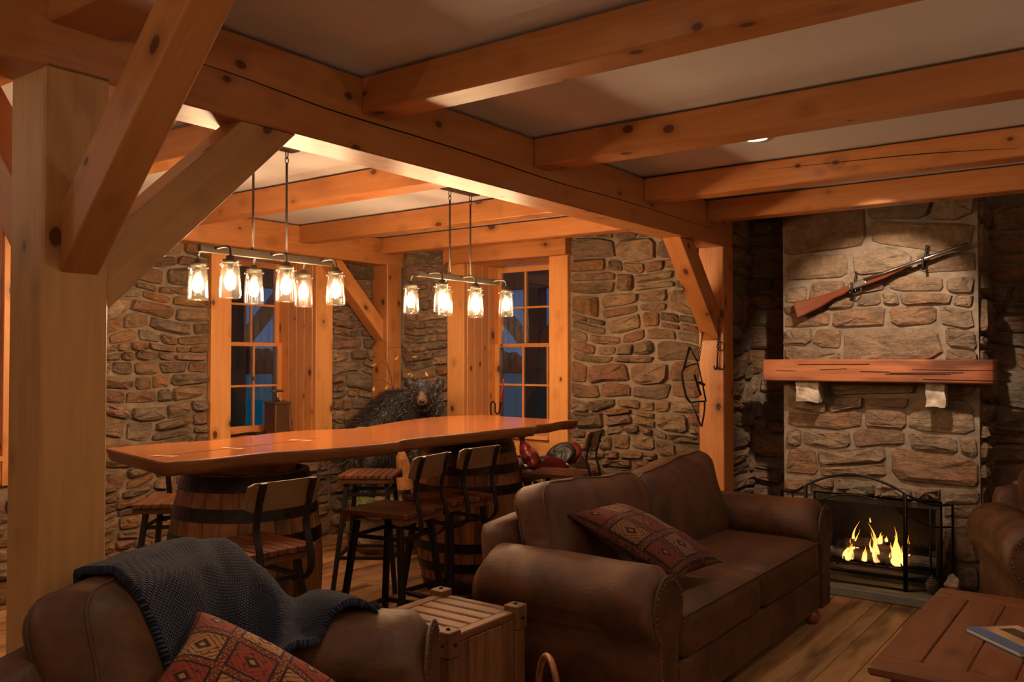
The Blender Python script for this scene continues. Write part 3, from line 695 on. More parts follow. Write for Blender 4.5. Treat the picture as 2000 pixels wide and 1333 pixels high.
def drape(r, f):
    """height of the cloth lying over chair back, seat corner and far arm, in view-level coordinates"""
    q = r + 1.035; cush = .948 - (2.7 * max(0, q - .12 + .40 * (2.85 - min(f, 2.85))) ** 1.12 if q > 0 else .40 * max(0, -q - .05)) - 2.5 * max(0, f - 2.86) ** 1.5 - .15 * max(0, f - 2.40)
    arm = .725 - 2.2 * (f - 2.85) ** 2; seat = .55
    k = 22.0; return math.log(math.exp(k * cush) + math.exp(k * arm) + math.exp(k * seat)) / k
FMIN = [(-1.22, 2.44), (-1.14, 2.31), (-1.05, 2.24), (-.95, 2.21), (-.87, 2.23), (-.80, 2.34), (-.72, 2.48), (-.62, 2.62), (-.55, 2.73), (-.46, 2.79)]
FMAX = [(-1.22, 2.62), (-1.10, 2.78), (-.9, 2.96), (-.7, 3.02), (-.46, 3.0)]
def solid(o):
    vs = []; fs = []
    def walk(x):
        if x.type == 'MESH':
            k = len(vs); m = W(x); vs.extend([m @ v.co for v in x.data.vertices]); fs.extend([[i + k for i in p.vertices] for p in x.data.polygons])
        for ch in x.children: walk(ch)
    walk(o); return BVHTree.FromPolygons(vs, fs)
chair_bvh = solid(fgchair)
nu, nv = 120, 76; V = []; uvs = []; Fc = []; G = []; Zg = []; low = []
for i in range(nu):
    r = -1.22 + .76 * i / (nu - 1); fa, fb = lerp_tab(FMIN, r), lerp_tab(FMAX, r); zr = []; lr = []
    for j in range(nv):
        f = fa + (fb - fa) * j / (nv - 1); q = cf(r, f, 2.0); h = chair_bvh.ray_cast(q, Vector((0, 0, -1))); s = h[0].z + .014 if h[0] is not None else .0
        lr.append(s); zr.append(max(s, drape(r, f) - .10, .62, .915 - 6 * (r + .945) ** 2 - 4 * (f - 2.78) ** 2))
    Zg.append(zr); low.append(lr)
for it in range(26):
    N_ = [z[:] for z in Zg]
    for i in range(nu):
        for j in range(nv):
            nb_ = [Zg[x][y] for x, y in ((i - 1, j), (i + 1, j), (i, j - 1), (i, j + 1)) if 0 <= x < nu and 0 <= y < nv]
            N_[i][j] = max(low[i][j], sum(nb_) / len(nb_))
    Zg = N_
for i in range(nu):
    r = -1.22 + .76 * i / (nu - 1); fa, fb = lerp_tab(FMIN, r), lerp_tab(FMAX, r); rowp = []
    for j in range(nv):
        f = fa + (fb - fa) * j / (nv - 1); w_ = min(1, max(0, r + .98) * 5)
        fold = .018 * (.6 + math.sin((r * 1.6 + f) * 17 + 2.5 * noise.noise(Vector((r * 4, f * 4, 0))))) * w_ + .008 * (1 + noise.noise(Vector((r * 9, f * 9, 1))))
        p = cf(r + .012 * noise.noise(Vector((f * 9, r, 4))), f, Zg[i][j] + fold); V.append(p); rowp.append(p); uvs.append((i / (nu - 1), j / (nv - 1)))
    G.append(rowp)
for j in range(nv):
    s_ = 0.0
    for i in range(nu):
        if i: s_ += (G[i][j] - G[i - 1][j]).length
        uvs[i * nv + j] = (s_, 0)
for i in range(nu):
    s_ = 0.0
    for j in range(nv - 1, -1, -1):
        if j < nv - 1: s_ += (G[i][j] - G[i][j + 1]).length
        uvs[i * nv + j] = (uvs[i * nv + j][0], s_)
for i in range(nu - 1):
    for j in range(nv - 1): Fc.append((i * nv + j, (i + 1) * nv + j, (i + 1) * nv + j + 1, i * nv + j + 1))
throw = mk('throw_blanket', V, Fc, M['knit'], None, None, True); uv = throw.data.uv_layers.new(name='UVMap')
for lp in throw.data.loops: uv.data[lp.index].uv = uvs[lp.vertex_index]
sm = throw.modifiers.new('thick', 'SOLIDIFY'); sm.thickness = .022; sm.offset = 0
tag(throw, 'navy blue knitted throw with fringe draped over the leather armchair', 'blanket')
rng = random.Random(3); L = []
for j in range(0, nv, 3):
    p = Vector(G[nu - 1][j]); d = RV * rng.uniform(.02, .035) + UP * rng.uniform(-.02, .005) + F0 * rng.uniform(-.015, .015)
    L.append(tube_data([p, p + d * .5 + UP * .004, p + d + UP * -.012, p + d * 1.15 + UP * -.035], [.006, .005, .0045, .003], 5))
v, f = join_data(L); mk('fringe', v, f, M['knit'], throw, None, True)
# ------------------------------------------------------------------ bar table on two barrels
TT, TH = 1.10, .06
near = [(-3.10, 1.933), (-3.07, 2.12), (-3.085, 2.356), (-3.02, 2.58), (-2.962, 2.815), (-2.958, 3.083), (-3.015, 3.195), (-3.003, 3.687), (-2.992, 4.20), (-2.975, 4.30), (-3.05, 4.38), (-3.035, 4.52), (-3.09, 4.77)]
far = [(-3.05, 4.885), (-3.25, 4.87), (-3.615, 4.892), (-3.86, 4.93), (-3.98, 4.75), (-4.008, 4.504), (-3.945, 4.206), (-3.834, 3.867), (-3.73, 3.55), (-3.86, 3.21), (-3.77, 2.72), (-3.75, 2.57), (-3.81, 2.323), (-3.80, 2.085)]
out = [(p.x, p.y) for p in smooth_line([(*p, 0) for p in near], 5)] + [(p.x, p.y) for p in smooth_line([(*p, 0) for p in far], 5)]
bar_table = empty('bar_table', (-3.45, 3.4, TT - TH), 'long live-edge walnut slab bar top resting on two barrels', 'bar table')
bm = bmesh.new(); n = len(out); cx = sum(p[0] for p in out) / n
rings = []
for z, off in ((TT, 0.0), (TT - .006, .006), (TT - .022, -.002), (TT - .042, -.010), (TT - TH, -.022)):
    ring = []
    for k, (x, y) in enumerate(out):
        a, b_ = Vector(out[k - 1]), Vector(out[(k + 1) % n]); t = (b_ - a); nr = Vector((t.y, -t.x)).normalized() if t.length > 0 else Vector((0, 0))
        j = off + (.010 * noise.noise(Vector((x * 9, y * 9, z * 60))) if off else 0)
        ring.append(bm.verts.new((y - 3.4, -(x + nr.x * j) - 3.45, z))) if False else ring.append(bm.verts.new((y + nr.y * j - 3.4, -(x + nr.x * j + 3.45), z - TT)))
    rings.append(ring)
top = bm.faces.new(rings[0]); bot = bm.faces.new(rings[-1][::-1])
for a, b_ in zip(rings, rings[1:]):
    for k in range(n): bm.faces.new((a[k], a[(k + 1) % n], b_[(k + 1) % n], b_[k]))
bmesh.ops.recalc_face_normals(bm, faces=bm.faces)
for f in bm.faces: f.material_index = 0
me = bpy.data.meshes.new('slab_top'); 
for f in bm.faces:
    if len(f.verts) == 4: f.material_index = 1; f.smooth = True
bm.to_mesh(me); bm.free(); me.materials.append(M['slab']); me.materials.append(M['bark'])
mko('slab_top', me, None, bar_table, axes(Vector((-3.45, 3.4, TT)), Vector((0, 1, 0)), Vector((-1, 0, 0)), UP))
for x, y in ((-3.30, 2.06), (-3.34, 2.42), (-3.40, 2.86)):      # butterfly keys let into the crack
    poly = [(-.055, -.022), (0, -.008), (.055, -.022), (.055, .022), (0, .008), (-.055, .022)]
    tag(prism('butterfly_key', poly, -.004, .0012, M['inlay'], bar_table, T(x, y, TT) @ Matrix.Rotation(.35, 4, 'Z')), 'pale butterfly key let into the slab')
bar('slab_crack', (-3.30, 2.0, TT - .0002), (-3.40, 2.98, TT - .0002), .005, .002, M['iron'], bar_table, UP, 0)
for x, y in ((-3.557, 2.66), (-3.696, 4.544)):
    lathe('round_riser', [(0, 0), (.235, 0), (.235, .10), (0, .10)], M['oak'], bar_table, (x, y, .945), 32, False)
# barrels
def barrel(x, y, label, seed):
    Hh, rb, re = .97, .365, .292; g = empty('oak_barrel', (x, y, 0), label, 'barrel', 'oak barrels carrying the bar slab')
    rad = lambda z: re + (rb - re) * (1 - ((z - Hh / 2) / (Hh / 2)) ** 2)
    ns = 26; zs = [Hh * k / 10 for k in range(11)]; da = 2 * PI / ns; V = []; Fc = []
    for z in zs:
        r = rad(z)
        for s, rr in ((-1, r - .028), (-1, r - .004), (-.86, r), (.86, r), (1, r - .004), (1, r - .028)):
            a = s * da / 2 * .985; V.append((z - Hh / 2, rr * math.sin(a), rr * math.cos(a)))
    for i in range(10):
        for k in range(5): Fc.append((i * 6 + k, i * 6 + k + 1, (i + 1) * 6 + k + 1, (i + 1) * 6 + k))
    Fc += [tuple(range(6))[::-1], tuple(60 + k for k in range(6))]
    me = None
    for k in range(ns):
        a = k * da + seed; d = Vector((math.cos(a), math.sin(a), 0)); m = axes(Vector((x, y, Hh / 2)), UP, UP.cross(d) * -1, d)
        m = axes(Vector((x, y, Hh / 2)), UP, d.cross(UP), d)
        if me is None:
            o = mk('stave', V, Fc, M['oak'], g, m, False); me = o.data; clean(o)
        else: mko('stave', me, None, g, m)
    for z0, z1 in ((.005, .075), (.145, .205), (.275, .335), (.635, .695), (.765, .825), (.895, .965)):
        lathe('hoop', [(rad(z0) - .002, z0), (rad(z0) + .0035, z0), (rad(z0) + .0035, z0 + .001), (rad((z0 + z1) / 2) + .0035, (z0 + z1) / 2), (rad(z1) + .0035, z1 - .001), (rad(z1) + .0035, z1), (rad(z1) - .002, z1)], M['hoop'], g, (x, y, 0), 48, False, None, False)
    lathe('barrel_head', [(0, .915), (re - .012, .915), (re - .012, .935), (0, .935)], M['oak'], g, (x, y, 0), 32, False)
    return g
barrel(-3.557, 2.66, 'oak barrel with black hoops under the bar end near the blue throw', .1)
barrel(-3.696, 4.544, 'oak barrel with black hoops under the bar end near the window', .3)
# ------------------------------------------------------------------ bar stools
def make_stool():
    g = empty('bar_stool', (0, 0, 0)); SH = .75; sw, sd = .365, .385
    # local: sitter looks along -X, backrest at +X
    for k in range(8):
        y = -sw / 2 + sw * (k + .5) / 8; box('seat_slat', (-sd / 2, y - sw / 16 + .003, SH - .024), (sd / 2, y + sw / 16 - .003, SH), M['stool'], g, .003)
    for xx in (-.16, .16): box('seat_batten', (xx - .02, -.185, SH - .055), (xx + .02, .185, SH - .0245), M['stool'], g, .003)
    lm = M['legiron']; tops = [(-.13, -.13), (-.13, .13), (.13, -.13), (.13, .13)]
    for x, y in tops:
        bar('leg', (x * 1.62, y * 1.55, 0), (x, y, SH - .056), .028, .028, lm, g, (0, 1, 0), .002)
    def at_(x, y, z): t = 1 - z / (SH - .056); return (x * (1 + .62 * t), y * (1 + .55 * t), z)
    for (a, b_) in ((0, 1), (2, 3), (0, 2), (1, 3)):
        bar('foot_rail', at_(*tops[a], .22), at_(*tops[b_], .22), .022, .022, lm, g, UP, .002)
        bar('upper_rail', at_(*tops[a], .62), at_(*tops[b_], .62), .014, .02, lm, g, UP, .002)
    for s in (-1, 1):
        y = s * .115
        pr = smooth_line([(.14, y, .605), (.20, y, .62), (.245, y, .675), (.235, y, .765), (.212, y, .85), (.232, y, .945), (.262, y, 1.03)], 5)
        V = []; Fc = []
        for i, p in enumerate(pr):
            t = (pr[min(i + 1, len(pr) - 1)] - pr[max(i - 1, 0)]).normalized(); nn = Vector((0, 1, 0)).cross(t)
            for sy, sn in ((-1, -1), (1, -1), (1, 1), (-1, 1)): V.append(p + Vector((0, sy * .014, 0)) + nn * sn * .004)
        for i in range(len(pr) - 1):
            for k in range(4): Fc.append((i * 4 + k, i * 4 + (k + 1) % 4, (i + 1) * 4 + (k + 1) % 4, (i + 1) * 4 + k))
        Fc += [(3, 2, 1, 0), tuple(len(V) - 4 + k for k in range(4))]
        st = mk('back_strap', V, Fc, lm, g)
        for z in (.95, 1.01):
            v, f = ellip_data((.262 - .10 * (1.03 - z) / .4, y, z), (.007, .007, .007), None, 6, 4); mk('bolt', v, f, lm, st, None, True)
    V = []; Fc = []; nn = 12
    for i in range(nn + 1):
        y = -.165 + .33 * i / nn; b_ = .018 * (1 - (y / .165) ** 2)
        e = .0 if 0 < i < nn else .012
        for z, ox in ((.918 + e, .010), (1.03 - e, .034)):
            for dx in (0, .012): V.append((.214 + ox + b_ + dx - .022, y, z))
    for i in range(nn):
        a, b_ = i * 4, (i + 1) * 4
        for q in ((0, 1), (1, 3), (3, 2), (2, 0)): Fc.append((a + q[0], a + q[1], b_ + q[1], b_ + q[0]))
    Fc += [(0, 2, 3, 1), tuple(nn * 4 + k for k in (1, 3, 2, 0))]
    clean(mk('backrest', V, Fc, M['ply'], g))
    return g
stool0 = make_stool(); grp = 'metal and wood bar stools around the slab bar'
SP = [((-2.965, 2.24), -4, 'bar stool with slatted seat in front of the near barrel, behind the blue throw'),
      ((-3.11, 3.22), 8, 'bar stool standing between the two barrels, closest to the crate'),
      ((-3.15, 3.70), -3, 'bar stool in front of the far barrel, beside the suede sofa'),
      ((-4.205, 4.135), 124, 'bar stool behind the slab bar in front of the black bear'),
      ((-4.25, 2.74), 132, 'bar stool behind the near barrel by the stone wall, mostly hidden'),
      ((-3.197, 4.905), 15, 'bar stool at the far end of the bar in front of the saddle')]
for i, ((x, y), a, l) in enumerate(SP):
    s = stool0 if i == 0 else copy_tree(stool0)
    s.location = (x, y, 0); s.rotation_euler = (0, 0, math.radians(a)); tag(s, l, 'bar stool', grp)
# ------------------------------------------------------------------ jar chandeliers
def chandelier(c, label, flip):
    X, zb = -3.53, 2.015; g = empty('jar_chandelier', (X, c, CEIL), label, 'chandelier', 'jar chandeliers over the bar'); br = M['bronze']
    box('cross_bar', (X - .013, c - .40, zb - .018), (X + .013, c + .40, zb + .018), br, g, .002)
    box('ceiling_plate', (X - .035, c - .16, CEIL - .02), (X + .035, c + .16, CEIL), br, g, .003)
    for s in (-1, 1):
        y = c + s * .102
        rod = tube('rod', [(X, y, zb + .015), (X, y, 2.50)], .006, br, g, 8)
        tube('rod_eye', [(X, y + .011 * math.cos(a), 2.512 + .016 * math.sin(a)) for a in [k * PI / 6 for k in range(12)]], .0028, br, rod, 6, True)
        tube('chain_link', [(X + .009 * math.cos(a), y, 2.545 + .026 * math.sin(a)) for a in [k * PI / 6 for k in range(12)]], .003, br, rod, 6, True)
    k = 0
    for dy in (-.32, 0, .32):
        for s in (1, -1):
            y = c + dy; jx = X + s * .125; jt = 1.955
            tube('arm', smooth_line([(X + s * .012, y, zb + .004), (X + s * .07, y, zb + .008), (X + s * .108, y, zb + .004), (jx, y, zb - .016), (jx, y, jt + .018)], 6), .0065, br, g, 8)
            lamp = empty('jar_lamp', (jx, y, jt)); setpar(lamp, g); lamp.matrix_parent_inverse = W(g).inverted()
            lathe('jar_cap', [(0, .022), (.018, .022), (.020, .006), (.036, .004), (.036, -.012), (.0, -.012)], br, lamp, (jx, y, jt), 24)
            prof = [(.034, .002), (.042, -.004), (.0435, -.014), (.0415, -.022), (.0425, -.03), (.0435, -.05), (.050, -.160), (.0495, -.172), (.045, -.176), (0, -.176)]
            inn = [(0, -.173), (.043, -.173), (.0465, -.168), (.0470, -.160), (.0405, -.05), (.0395, -.03), (.031, .0)]
            lathe('glass_jar', prof + inn, M['jar'], lamp, (jx, y, jt), 32)
            lathe('bulb_socket', [(0, -.012), (.013, -.012), (.014, -.05), (.0, -.05)], M['bronze'], lamp, (jx, y, jt), 16)
            lathe('bulb', [(.011, -.05), (.014, -.058), (.021, -.070), (.0245, -.085), (.0245, -.112), (.020, -.126), (.010, -.134), (0, -.136)][::-1], M['bulb'], lamp, (jx, y, jt), 20)
            tube('wire_bail', [(jx + .0455 * math.cos(a), y + .0455 * math.sin(a), jt - .018) for a in [q * PI / 10 for q in range(20)]], .0016, br, lamp, 5, True)
            for q in (0.6, 3.74): 
                v, f = ellip_data((jx + .047 * math.cos(q), y + .047 * math.sin(q), jt - .018), (.005, .005, .006), None, 8, 5); mk('bail_knob', v, f, br, lamp, None, True)
chandelier(2.77, 'bronze bar chandelier with six glass jar lamps, over the near end of the bar', 0)
chandelier(4.25, 'bronze bar chandelier with six glass jar lamps, over the window end of the bar', 0)
DL = ['round recessed ceiling light lit between the joists in front of the chimney', 'recessed ceiling light over the coffee table', 'recessed ceiling light over the leather armchair', 'recessed ceiling light beside the tie beam', 'recessed ceiling light near the plastered front wall', 'recessed ceiling light in the corner of the plastered walls',
      'accent ceiling light aimed at the shotgun', 'ceiling light by the stone wall over the first bar window', 'ceiling light by the stone wall over the bear']
for (x, y), l in zip(DOWNLIGHTS + [(-1.22, 4.86), (-5.05, 2.75), (-4.75, 5.07)], DL):
    g = empty('recessed_light', (x, y, CEIL), l, 'ceiling light')
    lathe('trim_ring', [(.055, .0), (.075, .0), (.078, -.006), (.055, -.004)], M['plaster'], g, (x, y, CEIL - .0005), 32, True, None, False)
    lathe('lens', [(0, -.002), (.054, -.002), (.054, .004), (0, .004)], M['lens'], g, (x, y, CEIL - .0005), 32, False)
M['shade'] = plain('lamp_shade', (.75, .68, .58), .8)
LN = ['brass floor lamp in the corner behind the coffee table', 'brass floor lamp by the plastered wall behind the armchair', 'brass floor lamp by the side wall near the fireplace chair', 'brass floor lamp at the unseen end of the bar room']
for (x, y, z, w), l in zip(FILL_LAMPS, LN):  # lamp bodies built around the added fill lights
    g = empty('floor_lamp', (x, y, 0), l, 'lamp')
    lathe('lamp_base', [(0, 0), (.14, 0), (.14, .015), (.03, .03), (0, .03)], M['bronze'], g, (x, y, 0)); tube('lamp_pole', [(x, y, .03), (x, y, z)], .012, M['bronze'], g)
    lathe('lamp_bowl', [(.02, 0), (.10, .02), (.17, .07), (.175, .075), (.10, .03), (.02, .01)], M['shade'], g, (x, y, z - .06))
# ------------------------------------------------------------------ mantel, corbels, shotgun
box_m = box('mantel_shelf', (-2.165, 5.865, 1.352), (-.755, YC + .0, 1.50), M['mantel'], None, .008)
tag(box_m, 'reddish reclaimed timber mantel over the fireplace', 'mantel')
rng = random.Random(2)
for i in range(9):
    x = rng.uniform(-2.1, -1.1); L_ = rng.uniform(.12, .5); z = rng.uniform(1.37, 1.49)
    bar('split_crack', (x, 5.8645, z), (x + L_, 5.8645, z + rng.uniform(-.008, .008)), .0035, rng.uniform(.002, .005), M['iron'], box_m, UP, 0)
def rock(name, c, r, mat, parent=None, seed=0, sub=2, amp=.25, freq=2.2):
    bm = bmesh.new(); bmesh.ops.create_icosphere(bm, subdivisions=sub, radius=1.0)
    for v in bm.verts:
        k = 1 + amp * noise.noise(v.co * freq + Vector((seed * 3.1, 0, seed))) + amp * .5 * noise.noise(v.co * freq * 2.3 + Vector((0, seed * 1.7, 0))); q = v.co * k
        v.co = (q.x * r[0], q.y * r[1], q.z * r[2])
    return bmk(name, bm, mat, parent, T(*c))
def corbel(x0, x1, z0, z1, label, seed):
    bm = bbox_bm(x1 - x0, .15, z1 - z0); bmesh.ops.subdivide_edges(bm, edges=list(bm.edges), cuts=5, use_grid_fill=True)
    for v in bm.verts: v.co += Vector((noise.noise(v.co * 22 + Vector((seed, 0, 0))), noise.noise(v.co * 20 + Vector((0, seed, 4))) * 1.6, noise.noise(v.co * 21 + Vector((0, 5, seed))))) * .010
    return tag(bmk('stone_corbel', bm, M['pale_rock'], None, T((x0 + x1) / 2, YC - .065, (z0 + z1) / 2)), label, 'corbel', 'stone corbels under the mantel')
corbel(-1.95, -1.80, 1.215, 1.352, 'rough pale stone corbel under the butt-stock end of the mantel', 1)
corbel(-1.14, -1.03, 1.205, 1.352, 'rough pale stone corbel under the muzzle end of the mantel', 4)
A_, B_ = Vector((-1.972, 5.97, 1.846)), Vector((-.895, 5.97, 2.195)); gx = (B_ - A_).normalized(); gy = Vector((0, -1, 0)); gz = gx.cross(gy) * 1.0
if gz.z < 0: gz = -gz
gm = axes(A_, gx, gz, gx.cross(gz)); GL = (B_ - A_).length
gun = empty('shotgun', tuple(A_), 'double-barrelled shotgun with a red-brown stock hung on the chimney', 'shotgun')
prism('butt_stock', [(0, -.065), (.012, -.068), (.16, -.050), (.275, -.024), (.335, -.022), (.375, -.010), (.40, -.004), (.40, .028), (.355, .026), (.30, .018), (.25, .022), (.14, .030), (.004, .046)], -.019, .019, M['gunwood'], gun, gm, .008)
prism('receiver', [(.395, -.010), (.49, -.010), (.50, .0), (.50, .030), (.47, .034), (.40, .030)], -.021, .021, M['steel'], gun, gm, .005)
prism('fore_end', [(.495, -.012), (.62, -.010), (.74, .004), (.75, .010), (.495, .012)], -.017, .017, M['gunwood'], gun, gm, .005)
for s in (-1, 1):
    tube('gun_barrel', [gm @ Vector((.49, .024, s * .0105)), gm @ Vector((.85, .022, s * .0095)), gm @ Vector((GL, .020, s * .0085))], [.0125, .0105, .0095], M['steel'], gun, 12)
tube('trigger_guard', [gm @ Vector(p) for p in smooth_line([(.455, -.010, 0), (.447, -.034, 0), (.42, -.042, 0), (.39, -.034, 0), (.375, -.014, 0)], 5)], .0035, M['steel'], gun, 6)
tube('trigger', [gm @ Vector(p) for p in ((.42, -.008, 0), (.415, -.022, 0), (.419, -.030, 0))], .0025, M['steel'], gun, 5)
def hanger(t, up_, label):
    p = gm @ Vector((t, .0, 0)); g = empty('gun_hanger', tuple(p), label, 'hanger')
    top = p + UP * up_ + Vector((.012, .045, 0)); lo = p + Vector((0, -.028, -.030))
    tube('strap', smooth_line([top, p + UP * up_ * .5 + Vector((.006, .03, 0)), p + Vector((0, .03, -.01)), p + Vector((0, .0, -.04)), lo, p + Vector((0, -.03, .035))], 5), .0075, M['iron'], g, 6)
    tube('strap_links', [top + Vector((.006 * math.cos(k), -.006, -.012 * k)) for k in range(int(up_ / .012))], .008, M['iron'], g, 5)
hanger(.405, .10, 'black iron hanger holding the wrist of the shotgun')
hanger(.86, .115, 'black iron hanger holding the barrels of the shotgun')
# ------------------------------------------------------------------ fireplace
hearth = box('hearth_slab', (-2.15, 5.70, 0.0), (-.62, YC - .012, .058), M['slate'], None, .006); tag(hearth, 'grey slate hearth slab on the floor under the fire screen', 'hearth')
ins = empty('gas_fire_insert', (-1.48, 6.2, .07), 'dark firebox insert with metal frame around the flames', 'fireplace')
boxes('firebox_lining', [((FX0 + .01, 6.40, .075), (FX1 - .01, 6.42, FZ1 - .01)), ((FX0 + .01, 6.06, .072), (FX1 - .01, 6.41, .09)), ((FX0 + .012, 6.06, .09), (FX0 + .025, 6.40, FZ1 - .01)), ((FX1 - .025, 6.06, .09), (FX1 - .012, 6.40, FZ1 - .01)), ((FX0 + .02, 6.06, FZ1 - .025), (FX1 - .02, 6.40, FZ1 - .012))], M['ash'], ins)
bz = M['bronze']; box('insert_frame', (FX0 + .012, 6.045, FZ1 - .055), (FX1 - .012, 6.058, FZ1 - .012), bz, ins); box('insert_frame', (FX0 + .012, 6.045, .076), (FX0 + .04, 6.058, FZ1 - .055), bz, ins)
box('insert_frame', (FX1 - .04, 6.045, .076), (FX1 - .012, 6.058, FZ1 - .055), bz, ins); box('insert_frame', (FX0 + .04, 6.045, .076), (FX1 - .04, 6.058, .10), M['iron'], ins)
def log(p0, p1, r, seed, label):
    p0, p1 = Vector(p0), Vector(p1); P = [p0.lerp(p1, k / 8) + Vector((noise.noise(Vector((k * .5, seed, 0))), noise.noise(Vector((seed, k * .5, 2))), noise.noise(Vector((k * .5, 1, seed))))) * .012 for k in range(9)]
    V, Fc = tube_data(P, [r * (1 + .18 * noise.noise(Vector((k * .9, seed, 5)))) for k in range(9)], 12)
    return tag(mk('fire_log', V, Fc, M['burnt'], None, None, False), label, 'log', 'charred logs in the firebox')
log((-1.82, 6.24, .165), (-1.14, 6.22, .165), .040, 1, 'long charred log lying at the front of the fire grate')
log((-1.80, 6.33, .19), (-1.16, 6.34, .185), .045, 2, 'long charred log at the back of the fire grate')
log((-1.72, 6.20, .235), (-1.50, 6.36, .25), .034, 3, 'short charred log laid crosswise among the flames on the sofa side')
log((-1.33, 6.20, .235), (-1.20, 6.37, .26), .034, 4, 'short charred log laid crosswise beside the tallest flames')
gr = empty('fire_grate', (-1.48, 6.25, .09), 'black iron fire grate under the logs', 'grate')
for k in range(8): x = -1.80 + .64 * k / 7; tube('grate_bar', [(x, 6.15, .155), (x, 6.17, .122), (x, 6.36, .122), (x, 6.38, .16)], .006, M['iron'], gr, 6)
for y in (6.19, 6.34): tube('grate_rail', [(-1.82, y, .112), (-1.14, y, .112)], .007, M['iron'], gr, 6)
for x in (-1.76, -1.20): tube('grate_leg', [(x, 6.19, .09), (x, 6.19, .115)], .008, M['iron'], gr, 6)
fm = NB('flame'); zc = fm.add('ShaderNodeTexCoord'); sp = fm.add('ShaderNodeSeparateXYZ'); fm.l(zc.outputs['Generated'], sp.inputs[0])
fc = fm.ramp(sp.outputs[2], [(0, (1.0, .42, .14)), (.3, (1.0, .56, .16)), (.65, (1.0, .42, .06)), (1, (.85, .24, .02))])
tr = fm.add('ShaderNodeBsdfTransparent'); em = fm.add('ShaderNodeEmission'); fm.l(fc, em.inputs[0]); em.inputs[1].default_value = 1.9; mxs = fm.add('ShaderNodeMixShader'); fn = fm.noise(fm.coord((14, 14, 3)), 1.2, 3)
fm.l(fm.ramp(fn, [(.35, (.25, .25, .25)), (.6, (.95, .95, .95))]), mxs.inputs[0]); fm.l(tr.outputs[0], mxs.inputs[1]); fm.l(em.outputs[0], mxs.inputs[2]); fm.l(mxs.outputs[0], fm.out.inputs[0]); M['flame'] = fm.m
def flame(ub, vb, ut, vt, w, sway, Y, label, seed):
    b_, t_ = onY(ub, vb, Y), onY(ut, vt, Y); n = 14; rg = random.Random(int(seed * 10) + 3); L = []
    for q in range(4):
        k_ = (1, .78, .6, .45)[q]; off = (0, .55, -.6, .15)[q] * w * 1.3; P = []; R = []; ph = seed + q * 1.3
        for k in range(n + 1):
            t = k / n; p = b_.lerp(b_.lerp(t_, k_), t) + Vector((off * (1 - .3 * t) + sway * (1 if q == 0 else .7) * math.sin(t * 5.2 + ph) * t, .014 * math.sin(t * 4 + ph) + rg.uniform(-.0, .0) + (.006, -.006, .01, -.012)[q], 0)); P.append(p)
            R.append(max(.0005, (.85, .6, .55, .75)[q] * w * math.sin(PI * min(1, t * .88 + .12) ** .6) * (1 - t) ** .3))
        v_, f_ = tube_data(P, R, 9); L.append(([Vector((v.x, Y + (v.y - Y) * .6, v.z)) for v in v_], f_))
    V, Fc = join_data(L)
    return tag(mk('flame', V, Fc, M['flame'], None, None, True), label, 'flame', 'flames of the gas fire')
FL = [(1655, 1092, 1664, 1052, .030, .010, 6.19), (1662, 1088, 1676, 1018, .018, .020, 6.23), (1688, 1096, 1689, 1068, .016, .004, 6.18), (1711, 1098, 1700, 1022, .022, .022, 6.20), (1715, 1062, 1724, 1040, .020, .010, 6.30), (1700, 1020, 1699, 1011, .004, .002, 6.22), (1752, 1106, 1744, 1030, .026, .018, 6.17), (1744, 1100, 1740, 1066, .020, .008, 6.20), (1764, 1104, 1762, 1070, .020, .006, 6.17), (1774, 1092, 1771, 1046, .014, .010, 6.22), (1731, 1058, 1730, 1048, .010, .003, 6.30), (1676, 1090, 1668, 1045, .014, .012, 6.24)]
FN = ['broad low flame at the sofa-side end of the logs', 'tall forked flame leaning over the sofa-side log end', 'small round flame low between the logs', 'tall slender curling flame in the middle of the fire', 'short yellow flame behind the middle flame', 'tiny flame tip floating above the middle flame', 'tallest curling flame near the screen hinge', 'flame tongue beside the tallest flame', 'low bright flame in front of the screen hinge', 'thin flame seen just past the screen hinge', 'tiny yellow flame low at the back', 'thin flame between the sofa-side flames']
for i, (f_, l) in enumerate(zip(FL, FN)): flame(*f_, l, i * 1.7)
# fire screen
scn = empty('fire_screen', (-1.53, 5.79, .058), 'black iron three-panel arched fire screen before the flames', 'fire screen')
M['mesh'] = thin_glass('screen_mesh', (.80, .76, .70), .0, .5)
def panel(name, P0, P1, zt, zi, arch, mid=True, pf=None):
    P0, P1 = Vector(P0), Vector(P1); z0 = .066; ir = M['iron']; pt = lambda t, z: P0.lerp(P1, t) + UP * (z - P0.z)
    top = [pt(k / 12, zt(k / 12)) for k in range(13)]; inn = [pt(k / 12, zi(k / 12)) for k in range(13)]
    fr = tube('panel_frame', [pt(0, z0)] + top + [pt(1, z0)], .0085, ir, scn, 8)
    tube('bottom_bar', [pt(0, z0 + .008), pt(1, z0 + .008)], .0075, ir, fr, 8); tube('lower_bar', [pt(0, z0 + .085), pt(1, z0 + .085)], .006, ir, fr, 8)
    tube('inner_arch', inn, .006, ir, fr, 8)
    if mid: tube('upright', [pt(.52, z0), pt(.52, zt(.52))], .006, ir, fr, 8)
    V = []; Fc = []
    for k in range(13): V += [pt(k / 12, z0 + .004), pt(k / 12, zi(k / 12))]
    for k in range(12): Fc.append((2 * k, 2 * k + 2, 2 * k + 3, 2 * k + 1))
    mk('wire_mesh', V, Fc, M['mesh'], fr)
zc_ = lambda t: .672 + .092 * math.sin(PI * t) ** .9; zi_ = lambda t: .535 + .10 * math.sin(PI * t) ** .9
panel('center', (-1.845, 5.79, 0), (-1.245, 5.79, 0), zc_, zi_, True, False)
sag = lambda a, b_: (lambda t: a + (b_ - a) * t - .028 * math.sin(PI * t))
panel('side', (-1.235, 5.792, 0), (-1.005, 5.98, 0), sag(.665, .600), sag(.535, .462), False)
